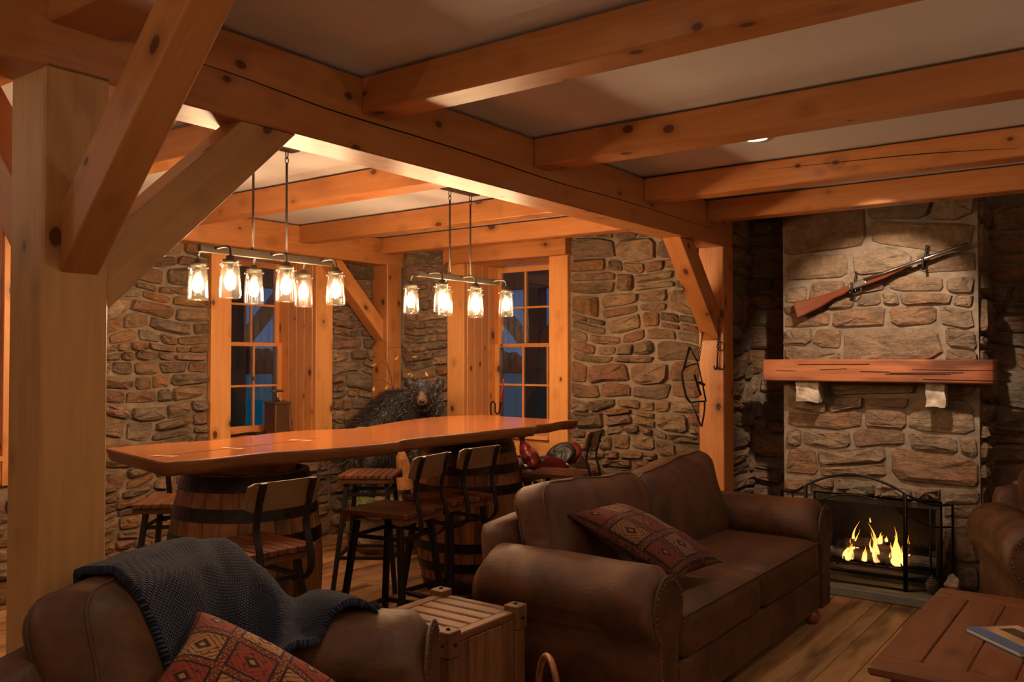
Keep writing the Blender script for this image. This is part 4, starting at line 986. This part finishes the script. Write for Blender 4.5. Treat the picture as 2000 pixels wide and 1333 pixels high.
panel('side', (-1.855, 5.792, 0), (-2.075, 5.98, 0), sag(.665, .600), sag(.535, .462), False)
# pine cone basket by the screen
pcp = [(0, 0)]
for k in range(9): t = k / 8; r = .040 * math.sin(PI * (.18 + .78 * t)) ; pcp += [(r * .72, .008 + .105 * t), (r, .014 + .105 * t)]
pc = lathe('pinecone', pcp + [(0, .130)], M['burnt'], None, (-1.10, 5.84, .058), 13, False); tag(pc, 'brown pine cone standing on the hearth behind the screen', 'pine cone')
tag(rock('hearth_stone', (-1.00, 5.93, .115), (.045, .04, .062), M['pale_rock'], None, 21, 2, .5), 'small pale knobbly stone on the hearth next to the screen', 'stone')
# ------------------------------------------------------------------ coffee table and magazine
ct = empty('coffee_table', (-.25, 3.75, 0), 'reddish plank coffee table with breadboard ends', 'coffee table')
cx0, cx1, cy0, cy1, cz = -.80, .34, 3.15, 4.42, .45; cm = M['coffee']
box('end_board', (cx0, cy0, cz - .035), (cx1, cy0 + .14, cz), cm, ct, .008); box('end_board', (cx0, cy1 - .14, cz - .035), (cx1, cy1, cz), cm, ct, .008)
for k in range(8):
    w = (cx1 - cx0) / 8; box('top_plank', (cx0 + k * w + .0015, cy0 + .1415, cz - .033), (cx0 + (k + 1) * w - .0015, cy1 - .1415, cz - .0015), cm, ct, .004)
box('apron', (cx0 + .07, cy0 + .07, cz - .13), (cx1 - .07, cy0 + .095, cz - .035), cm, ct); box('apron', (cx0 + .07, cy1 - .095, cz - .13), (cx1 - .07, cy1 - .07, cz - .035), cm, ct)
box('apron', (cx0 + .07, cy0 + .08, cz - .13), (cx0 + .095, cy1 - .08, cz - .035), cm, ct); box('apron', (cx1 - .095, cy0 + .08, cz - .13), (cx1 - .07, cy1 - .08, cz - .035), cm, ct)
for x in (cx0 + .06, cx1 - .15):
    for y in (cy0 + .06, cy1 - .15): box('leg', (x, y, 0), (x + .09, y + .09, cz - .036), cm, ct, .006)
box('lower_shelf', (cx0 + .08, cy0 + .08, .09), (cx1 - .08, cy1 - .08, .115), cm, ct)
ma = math.radians(-46); mag = empty('magazine', (-.41, 3.728, cz), 'glossy magazine with a blue cover lying on the coffee table', 'magazine'); MR = T(-.41, 3.728, cz) @ Matrix.Rotation(ma, 4, 'Z')
bmk('pages', bbox_bm(.292, .212, .012, .001), M['paper'], mag, MR @ T(0, 0, .0085)); bmk('front_cover', bbox_bm(.30, .22, .0018), M['book'], mag, MR @ T(0, 0, .0155)); bmk('back_cover', bbox_bm(.30, .22, .0018), M['book'], mag, MR @ T(0, 0, .0012))
M['sand'] = plain('printed_sand', (.42, .27, .13), .3, 0, 8, .5); M['dark_print'] = plain('printed_rock', (.06, .04, .035), .3, 0, 10, .6); M['sky_print'] = plain('printed_sky', (.25, .38, .52), .3)
bmk('printed_photo', bbox_bm(.29, .155, .0006), M['sand'], mag, MR @ T(.004, .03, .0167)); bmk('printed_photo', bbox_bm(.26, .06, .0006), M['dark_print'], mag, MR @ T(.02, .035, .0172)); bmk('printed_photo', bbox_bm(.22, .028, .0006), M['sky_print'], mag, MR @ T(.03, .085, .0172))
# ------------------------------------------------------------------ slatted crate side table
ck = empty('crate_table', (-2.26, 2.62, 0), 'weathered wooden crate with slatted top between the sofa and the leather armchair', 'crate'); kx0, kx1, ky0, ky1, kz = -2.47, -2.045, 2.40, 2.845, .50; km = M['crate']
for x0, x1, y0, y1 in ((kx0, kx0 + .05, ky0, ky1), (kx1 - .045, kx1, ky0, ky1)): box('top_rail', (x0, y0 + .04, kz - .03), (x1, y1 - .04, kz), km, ck)
ys = [ky0 + .035 + (ky1 - ky0 - .07) * k / 5 for k in range(6)]
for k in range(5): box('top_slat', (kx0 + .051, ys[k] + .007, kz - .024), (kx1 - .046, ys[k + 1] - .007, kz - .002), km, ck)
for y0, y1 in ((ky0, ky0 + .034), (ky1 - .034, ky1)): box('top_rail', (kx0 + .051, y0, kz - .03), (kx1 - .046, y1, kz - .001), km, ck)
for ax_, cst in (('x', kx1), ('x', kx0 + .02), ('y', ky0 + .02), ('y', ky1)):
    for k in range(4):
        if ax_ == 'x': y0 = ky0 + .02 + (ky1 - ky0 - .04) * k / 4; box('side_board', (cst - .02, y0 + .0015, .015), (cst, y0 + (ky1 - ky0 - .04) / 4 - .0015, kz - .031), km, ck)
        else: x0 = kx0 + .02 + (kx1 - kx0 - .04) * k / 4; box('side_board', (x0 + .0015, cst - .02, .015), (x0 + (kx1 - kx0 - .04) / 4 - .0015, cst, kz - .031), km, ck)
for x in (kx0, kx1):
    for y in (ky0, ky1):
        sx, sy = (1 if x == kx0 else -1), (1 if y == ky0 else -1)
        p = box('corner_block', (min(x - sx * .018, x + sx * .05), min(y - sy * .018, y + sy * .05), kz - .07), (max(x - sx * .018, x + sx * .05), max(y - sy * .018, y + sy * .05), kz + .022), km, ck, .003)
        for q in ((x + sx * .016, y + sy * .016, kz + .022), (x - sx * .018, y + sy * .016, kz - .025), (x + sx * .016, y - sy * .018, kz - .025)):
            v, f = ellip_data(q, (.009, .009, .009), None, 8, 5); mk('bolt', v, f, M['iron'], p, None, True)
        box('corner_block', (min(x - sx * .012, x + sx * .05), min(y - sy * .012, y + sy * .05), 0), (max(x - sx * .012, x + sx * .05), max(y - sy * .012, y + sy * .05), kz - .071), km, ck, .003)
# rusty hoop of a log carrier
lc = empty('log_carrier', (-1.70, 2.53, 0), 'rusty iron hoop handle of a log carrier in front of the suede sofa', 'log carrier')
hp = [Vector((-1.62 + .155 * math.cos(a) * RV.x * .2 + .0, 2.36, 0)) for a in (0,)]
dirv = (F0 * .95 + RV * -.25).normalized()
tube('hoop_handle', [Vector((-1.70, 2.53, .28)) + dirv * .13 * math.cos(a) + UP * .185 * math.sin(a) for a in [PI * k / 16 for k in range(17)]], .012, M['rust'], lc, 10)
for s in (-1, 1):
    p = Vector((-1.70, 2.53, .28)) + dirv * .13 * s; tube('upright', [p, p - UP * .28], .012, M['rust'], lc, 10)
box('tray', (-1.83, 2.41, .03), (-1.57, 2.65, .05), M['iron'], lc)
# ------------------------------------------------------------------ black bear mount
BF = 6.9; S = BF / FPX
bear = empty('bear_mount', tuple(cf(-1.05, BF, .0)), 'black bear mount looking over the bar from the corner', 'bear')
EL = [((826, 772, 6.80), (.118, .125, .112)), ((826, 786, 6.72), (.075, .10, .075)), ((812, 792, 6.86), (.12, .13, .13)), ((845, 790, 6.86), (.085, .12, .12)),
      ((799, 748, 6.82), (.042, .026, .056)), ((860, 750, 6.82), (.040, .026, .056)),
      ((808, 822, 6.92), (.165, .17, .19)), ((785, 800, 6.98), (.17, .19, .16)), ((768, 800, 7.0), (.18, .20, .155)), ((752, 815, 7.0), (.19, .21, .155)),
      ((735, 832, 7.0), (.20, .22, .155)), ((718, 852, 7.0), (.20, .23, .17)), ((704, 878, 7.0), (.19, .23, .19)), ((760, 860, 6.98), (.22, .22, .19)), ((815, 862, 6.9), (.125, .14, .20)),
      ((722, 905, 6.88), (.13, .14, .18)), ((716, 945, 6.84), (.085, .10, .15)), ((712, 975, 6.76), (.075, .12, .05)),
      ((812, 905, 6.80), (.072, .08, .19)), ((818, 940, 6.74), (.058, .085, .07)), ((848, 895, 6.98), (.07, .08, .19)), ((852, 940, 6.94), (.06, .08, .07))]
EL = [(px(*c), r) for c, r in EL]
v, f = join_data([ellip_data(c, r, None, 20, 12) for c, r in EL]); body = clean(mk('body', v, f, M['fur'], bear, None, True))
rm = body.modifiers.new('skin', 'REMESH'); rm.mode = 'VOXEL'; rm.voxel_size = .012; rm.use_smooth_shade = True
sm_ = body.modifiers.new('soften', 'SMOOTH'); sm_.factor = .6; sm_.iterations = 9
rng = random.Random(4); V = []; Fc = []; tot = sum(r[0] * r[1] + r[1] * r[2] + r[0] * r[2] for c, r in EL)
for ei, (c, r) in enumerate(EL):
    cnt = int(30000 * (r[0] * r[1] + r[1] * r[2] + r[0] * r[2]) / tot); head = ei < 6
    for _ in range(cnt):
        z = rng.uniform(-1, 1); a = rng.uniform(0, 2 * PI); q = math.sqrt(1 - z * z); d = Vector((q * math.cos(a), q * math.sin(a), z))
        p = c + RV * d.x * r[0] + F0 * d.y * r[1] + UP * d.z * r[2]
        nrm = (RV * (d.x / r[0]) + F0 * (d.y / r[1]) + UP * (d.z / r[2])).normalized()
        if nrm.dot(F0) > .55: continue
        ins_ = False
        for ej, (c2, r2) in enumerate(EL):
            if ej == ei: continue
            e = p - c2
            if (e.dot(RV) / r2[0]) ** 2 + (e.dot(F0) / r2[1]) ** 2 + (e.z / r2[2]) ** 2 < .93: ins_ = True; break
        if ins_: continue
        if head and (p - px(825, 780, 6.62)).length < .085: continue
        L_ = rng.uniform(.012, .022) if head else rng.uniform(.030, .060)
        dirn = (nrm * .55 + UP * -.65 + RV * (-.35 if not head else 0) + Vector((rng.uniform(-.3, .3), rng.uniform(-.3, .3), rng.uniform(-.3, .3)))).normalized()
        if head: dirn = (nrm * .6 + F0 * .6 + UP * -.1 + Vector((rng.uniform(-.2, .2), rng.uniform(-.2, .2), rng.uniform(-.2, .2)))).normalized()
        sd = dirn.cross(nrm); sd = sd.normalized() if sd.length > 1e-4 else RV
        o = len(V); w_ = .0020; p = p - nrm * .004; m_ = p + nrm * L_ * .35 + dirn * L_ * .4
        V += [p - sd * w_, p + sd * w_, m_ + sd * w_ * .8, m_ - sd * w_ * .8, m_ + dirn * L_ * .6]
        Fc += [(o, o + 1, o + 2, o + 3), (o + 3, o + 2, o + 4)]
tag(mk('fur', V, Fc, M['fur2'], bear), None, None, None, 'stuff')
v, f = join_data([ellip_data(px(824.5, 780, 6.66), (.042, .085, .038)), ellip_data(px(824.5, 785, 6.61), (.041, .045, .032)), ellip_data(px(824.5, 790.5, 6.62), (.027, .04, .014)), ellip_data(px(824, 771, 6.70), (.026, .05, .03))])
mz = clean(mk('muzzle', v, f, M['muzzle'], bear, None, True)); r_ = mz.modifiers.new('skin', 'REMESH'); r_.mode = 'VOXEL'; r_.voxel_size = .006; r_.use_smooth_shade = True; r_ = mz.modifiers.new('soften', 'SMOOTH'); r_.iterations = 6
v, f = ellip_data(px(824.5, 784, 6.565), (.021, .014, .014)); mk('nose', v, f, M['nose'], mz, None, True)
for u in (814.5, 837): v, f = ellip_data(px(u, 767.5, 6.685), (.0085, .008, .0085)); mk('eye', v, f, M['eye'], bear, None, True)
# diorama base: rocks, moss, broken stump
RK = [((745, 995, 6.75), (.16, .15, .10), 'flat rock under the bear, middle of the base'), ((805, 975, 6.80), (.17, .16, .14), 'tall pale rock under the front paw of the bear'), ((775, 985, 6.60), (.10, .09, .075), 'small rock at the front of the bear base'), ((850, 1000, 6.80), (.16, .15, .16), 'rock of the bear base behind the far barrel')]
for i, (c, r, l) in enumerate(RK): tag(rock('display_rock', px(*c), r, M['rock'], None, i + 2, 3), l, 'rock', 'rocks of the bear base')
tag(rock('moss_clump', px(708, 985, 6.62), (.12, .09, .05), M['moss'], None, 7, 3, .4, 3), 'green moss clump on the bear base', 'moss')
tag(rock('display_mound', cf(-.98, 6.92, .16), (.36, .30, .24), M['rock'], None, 12, 4, .2, 2), 'brown earth mound carrying the bear', 'mound')
sb, st_ = px(786, 955, 6.58), px(784, 884, 6.58); P = [sb.lerp(st_, k / 6) for k in range(7)]
V, Fc = tube_data(P, [.085, .080, .075, .070, .062, .05, .026], 14); V = [p + (p - sb.lerp(st_, .5)).normalized() * .012 * noise.noise(p * 17) for p in V]
tag(mk('broken_stump', V, Fc, M['stump'], None, None, False), 'broken orange stump in front of the bear', 'stump')
# dried branch with yellow leaves behind the bear
tw = empty('dried_branch', tuple(px(765, 800, 7.15)), 'dried twigs with a few yellow leaves behind the bear', 'branch'); TF = 7.12
TWG = [[(770, 790), (765, 745), (758, 715), (753, 697), (757, 683), (775, 679), (808, 682)], [(769, 770), (770, 730), (772, 690), (768, 688)], [(770, 758), (756, 748), (743, 742), (728, 744)], [(752, 772), (745, 760), (736, 753)], [(800, 745), (802, 728), (804, 712), (809, 697)], [(765, 740), (758, 722), (750, 708), (737, 710)]]
for t in TWG:
    n = len(t); pts = smooth_line([px(u, v_, TF + .01 * k) for k, (u, v_) in enumerate(t)], 5); tube('twig', pts, [.0034 - .0022 * k / len(pts) for k in range(len(pts))], M['twig'], tw, 5)
for i, (u, v_, a) in enumerate(((810, 697, .2), (731, 713, .5), (755, 757, 1.0), (730, 760, 1.4), (800, 731, .3), (833, 731, 2.0), (803, 736, 1.1), (775, 700, .8))):
    c = px(u, v_, TF - .03); ln, wd = .024, .012; d1 = RV * math.cos(a) + UP * math.sin(a); d2 = RV * -math.sin(a) + UP * math.cos(a) * .6 - F0 * .3; nn = d1.cross(d2).normalized() * .0012
    q = [c - d1 * ln, c - d1 * ln * .2 + d2 * wd, c + d1 * ln, c - d1 * ln * .2 - d2 * wd]; mk('leaf', [p + nn for p in q] + [p - nn for p in q], [(0, 1, 2, 3), (7, 6, 5, 4), (0, 4, 5, 1), (1, 5, 6, 2), (2, 6, 7, 3), (3, 7, 4, 0)], M['leaf'], tw)
# ------------------------------------------------------------------ saddle on a rack
SF = 6.42; sd_ = empty('saddle', tuple(px(1075, 1000, SF)), 'glossy burgundy western saddle with black seat at the end of the bar', 'saddle')
def blob(name, L, mat, parent, vox=.008, it=6):
    v, f = join_data([ellip_data(px(*c), r, None, 16, 10) for c, r in L]); o = clean(mk(name, v, f, mat, parent, None, True)); m = o.modifiers.new('skin', 'REMESH'); m.mode = 'VOXEL'; m.voxel_size = vox; m.use_smooth_shade = True; m = o.modifiers.new('soften', 'SMOOTH'); m.iterations = it; return o
fork = blob('fork', [((1035, 892, SF), (.072, .14, .068)), ((1027, 880, SF), (.050, .080, .062)), ((1040, 905, SF), (.062, .16, .075))], M['red_leather'], sd_)
hb = px(1022, 874, SF); ht = px(1019, 853, SF); V, Fc = tube_data([hb, hb.lerp(ht, .5), hb.lerp(ht, .85), ht], [.030, .020, .020, .032], 16); mk('horn', V, Fc, M['dark_leather'], sd_, None, True)
lathe('horn_cap', [(0, .012), (.03, .010), (.040, 0), (.03, -.008), (0, -.008)], M['dark_leather'], sd_, tuple(ht), 20)
def disc(name, c, r, mat, parent, ax, th, spiral=False):
    V = []; Fc = []; n, m = 36, 9; c = px(*c); nx, ny, nz = ax
    for i in range(m + 1):
        q = i / m
        for k in range(n):
            a = 2 * PI * k / n; h = th * (1 - q ** 2.6) + (.010 * math.sin(5 * (a + q * 2.2)) * (q * (1 - q) * 3) if spiral else 0)
            V.append(c + nx * r[0] * q * math.cos(a) + ny * r[1] * q * math.sin(a) + nz * h)
    for i in range(m):
        for k in range(n): Fc.append((i * n + k, (i + 1) * n + k, (i + 1) * n + (k + 1) % n, i * n + (k + 1) % n))
    b0 = len(V); V += [V[m * n + k] - nz * .03 for k in range(n)]
    for k in range(n): Fc.append((m * n + k, b0 + k, b0 + (k + 1) % n, m * n + (k + 1) % n))
    Fc.append(tuple(b0 + k for k in range(n - 1, -1, -1))); return clean(mk(name, V, Fc, mat, parent, None, True))
nz = (-RV * .50 - F0 * .62 + UP * .60).normalized(); nx = (RV * .86 - F0 * .30 + UP * .30); nx = (nx - nz * nx.dot(nz)).normalized(); ny = nz.cross(nx)
disc('cantle', (1103, 886, SF + .03), (.128, .105), M['red_leather'], sd_, (nx, ny, nz), .03)
disc('padded_seat', (1093, 887, SF - .02), (.120, .100), M['black_leather'], sd_, (nx, ny, nz), .028, True)
blob('seat_dip', [((1066, 899, SF), (.075, .10, .030)), ((1085, 905, SF), (.09, .12, .03))], M['black_leather'], sd_)
blob('skirt', [((1082, 912, SF - .03), (.13, .16, .045)), ((1120, 912, SF + .02), (.11, .18, .04)), ((1040, 922, SF), (.08, .18, .06))], M['dark_leather'], sd_, .010)
prism('jockey_flap', [(0, 0), (.05, .05), (.12, .055), (.20, .02), (.215, -.03), (.10, -.05), (0, -.045)], -.004, .004, M['red_leather'], sd_, axes(px(1053, 908, SF - .20), RV, UP, RV.cross(UP)), .003)
prism('rear_skirt', [(0, 0), (.03, .05), (.09, -.02), (.085, -.05), (-.01, -.06)], -.004, .004, M['dark_leather'], sd_, axes(px(1128, 903, SF - .16), RV, UP, RV.cross(UP)), .003)
for u, v_ in ((1026, 913), (1108, 909)): 
    c = px(u, v_, SF - .215); V, Fc = ellip_data(c, (.021 if u < 1100 else .013, .006, .021 if u < 1100 else .013)); mk('concho', V, Fc, M['conch'], sd_, None, True)
tube('stirrup_strap', smooth_line([px(1020, 905, SF - .2), px(1017, 920, SF - .22), px(1021, 935, SF - .22), px(1029, 955, SF - .21), px(1034, 1000, SF - .2)], 6), .012, M['dark_leather'], sd_, 8)
rk = empty('saddle_rack', tuple(px(1075, 1150, SF)), 'dark wooden saddle rack under the burgundy saddle', 'rack'); ra, rb_ = px(1020, 930, SF), px(1135, 930, SF); ra.z = rb_.z = .66
bar('ridge_board', ra, rb_, .12, .06, M['darkbox'], rk)
for p in (ra.lerp(rb_, .1), ra.lerp(rb_, .9)):
    for s in (-1, 1): bar('leg', Vector((p.x, p.y, .65)) + F0 * s * .03, Vector((p.x, p.y, 0)) + F0 * s * .17, .05, .05, M['darkbox'], rk, RV)
# ------------------------------------------------------------------ things on the window sills
pb = empty('plunger_box', (-5.90, 4.715, .887), 'old wooden blasting plunger box on the window sill behind the bar', 'plunger box'); x, y, z = -5.90, 4.715, .887
bx = boxes('box_body', [((x - .07, y - .075, z), (x + .07, y + .075, z + .255))], M['darkbox'], pb)
for lo, hi in (((x - .078, y - .083, z + .24), (x + .078, y + .083, z + .262)), ((x - .078, y - .083, z), (x + .078, y + .083, z + .015))): box('frame_board', lo, hi, M['darkbox'], pb)
for sy in (-1, 1): box('frame_board', (x + .066, y + sy * .075 - .009, z + .016), (x + .079, y + sy * .075 + .009, z + .239), M['crate'], pb)
tube('plunger_rod', [(x, y, z + .26), (x, y, z + .345)], .006, M['steel'], pb); lathe('rod_collar', [(0, 0), (.022, 0), (.016, .02), (.009, .03), (0, .03)], M['bronze'], pb, (x, y, z + .262), 16)
tube('t_handle', [(x, y - .055, z + .348), (x, y, z + .350), (x, y + .055, z + .348)], .011, M['darkbox'], pb, 10)
for k, yy in enumerate((y - .03, y + .035)): tube('wing_nut', [(x + .03, yy - .012, z + .268), (x + .03, yy, z + .275), (x + .03, yy + .012, z + .268)], .004, M['bronze'], pb, 6)
tp = empty('iron_spur', (-5.82, 4.30, .887), 'black iron tool lying on the sill beside the plunger box', 'iron tool')
tube('shank', smooth_line([(-5.80, 4.13, .905), (-5.83, 4.25, .90), (-5.86, 4.40, .905), (-5.84, 4.55, .90)], 5), .010, M['iron'], tp); tube('curved_end', smooth_line([(-5.80, 4.13, .905), (-5.78, 4.10, .93), (-5.80, 4.09, .97), (-5.84, 4.085, 1.0)], 5), .006, M['iron'], tp)
tube('cross_piece', [(-5.90, 4.40, .90), (-5.78, 4.46, .90)], .009, M['iron'], tp)
cx_, cy_ = -4.42, 5.90
cb = onY(966, 811, 5.93); cx_ = cb.x
ch = empty('candle_holder', (cx_, 5.93, .887), 'curled black iron candle holder on the window sill', 'candle holder')
s_ = lambda u, v_: onY(u, v_, 5.93)
tube('iron_curl', smooth_line([(cx_, 5.93, .89), s_(959.5, 812), s_(959, 790), s_(963, 785), s_(967, 790), s_(967, 803), s_(971, 809), s_(975.5, 804), s_(977, 790)], 6), .0065, M['iron'], ch, 8)
lathe('base_disc', [(0, 0), (.05, 0), (.045, .008), (0, .010)], M['iron'], ch, (cx_, 5.93, .888), 20)
e0, e1 = s_(977, 792), s_(978, 786); tube('socket', [e0, e1], [.008, .015], M['iron'], ch, 12)
tag(tube('taper_candle', [s_(978, 787), s_(980.5, 765), s_(983.5, 742), s_(984, 738.5)], [.0135, .011, .007, .0015], M['candle'], None, 12), 'slanting red taper candle in the iron holder', 'candle')
# ------------------------------------------------------------------ trap, chain and hook on the post
def chain(name, pts, parent, ln=.021, r=.0026):
    pts = [Vector(p) for p in pts]; L = []; d = 0; tot = sum((b - a).length for a, b in zip(pts, pts[1:])); n = max(2, int(tot / (ln * .78)))
    for k in range(n):
        s = tot * (k + .5) / n
        for a, b in zip(pts, pts[1:]):
            if s <= (b - a).length: c = a.lerp(b, s / (b - a).length); t = (b - a).normalized(); break
            s -= (b - a).length
        w_ = (t.cross(F0).normalized() if k % 2 else F0) * ln * .3
        L.append(tube_data([c + t * ln * .5 * math.sin(q) + w_ * math.cos(q) for q in [i * PI / 5 for i in range(10)]], r, 5, True))
    v, f = join_data(L); return mk(name, v, f, M['iron'], parent, None, True)
tr_ = empty('animal_trap', tuple(px(1372, 643, 6.0)), 'rusty black leg-hold trap hanging beside the post', 'trap'); t_ = lambda u, v_, d=0: px(u, v_, 5.99 + d); ir = M['iron']
chain('chain', [onY(1374, 640, 5.75), t_(1370, 668, .02), t_(1365, 705)], tr_); tube('trap_nail', [onY(1374, 638, 5.745), onY(1374, 638, 5.79)], .004, ir, tr_)
tube('spring', [t_(1347, 678), t_(1341, 698), t_(1336, 720)], .0085, ir, tr_, 8); tube('spring', [t_(1347, 678), t_(1354, 692), t_(1363, 708)], .005, ir, tr_, 8)
tube('cross_rod', [t_(1336, 720), t_(1348, 714, .03), t_(1363, 710)], .005, ir, tr_, 8)
tube('jaw', smooth_line([t_(1336, 720), t_(1332, 728), t_(1334, 748), t_(1339, 770), t_(1343, 780), t_(1349, 787)], 4), .008, ir, tr_, 8); tube('jaw', [t_(1363, 711, .05), t_(1372, 750, .06), t_(1379, 785, .05)], .006, ir, tr_, 8)
tube('cross_rod', [t_(1349, 787), t_(1362, 785, .03), t_(1379, 784)], .006, ir, tr_, 8); tube('spring', [t_(1351, 788), t_(1360, 810), t_(1370, 834)], .005, ir, tr_, 8); tube('spring', smooth_line([t_(1376, 785), t_(1376, 800), t_(1373, 820), t_(1370, 834)], 4), .007, ir, tr_, 8)
bar('pan', t_(1356, 732, -.03), t_(1369, 773, -.01), .016, .010, ir, tr_, F0); bar('trigger_dog', t_(1363, 746), t_(1377, 753), .02, .016, ir, tr_, F0)
hk = empty('chain_hook', tuple(px(1400, 605, 6.05)), 'iron grapple hook on a chain hanging on the post', 'hook'); h_ = lambda u, v_: onY(u, v_, 5.745)
chain('chain', [h_(1399.5, 606), h_(1402, 640), h_(1403, 662), h_(1402, 690)], hk, .024, .003)
tube('ring', [h_(1408 + 7.5 * math.cos(a), 677 + 8.5 * math.sin(a)) for a in [k * PI / 9 for k in range(18)]], .0035, ir, hk, 6, True)
tube('hook', smooth_line([h_(1402, 690), h_(1401, 705), h_(1402, 717), h_(1407, 722), h_(1413, 720), h_(1415, 713)], 5), .0055, ir, hk, 8); tube('hook', smooth_line([h_(1401, 700), h_(1400, 716), h_(1397, 722), h_(1394, 715)], 5), .005, ir, hk, 8)
tag(tube('post_nail', [h_(1399.5, 604), h_(1399.5, 604) + F0 * .06], .004, M['iron']), 'iron nail carrying the chain hook on the post', 'nail')
print('stones', n1, n2, n3, n4, n5, n6, 'planks', planks, 'objects', len(bpy.data.objects))
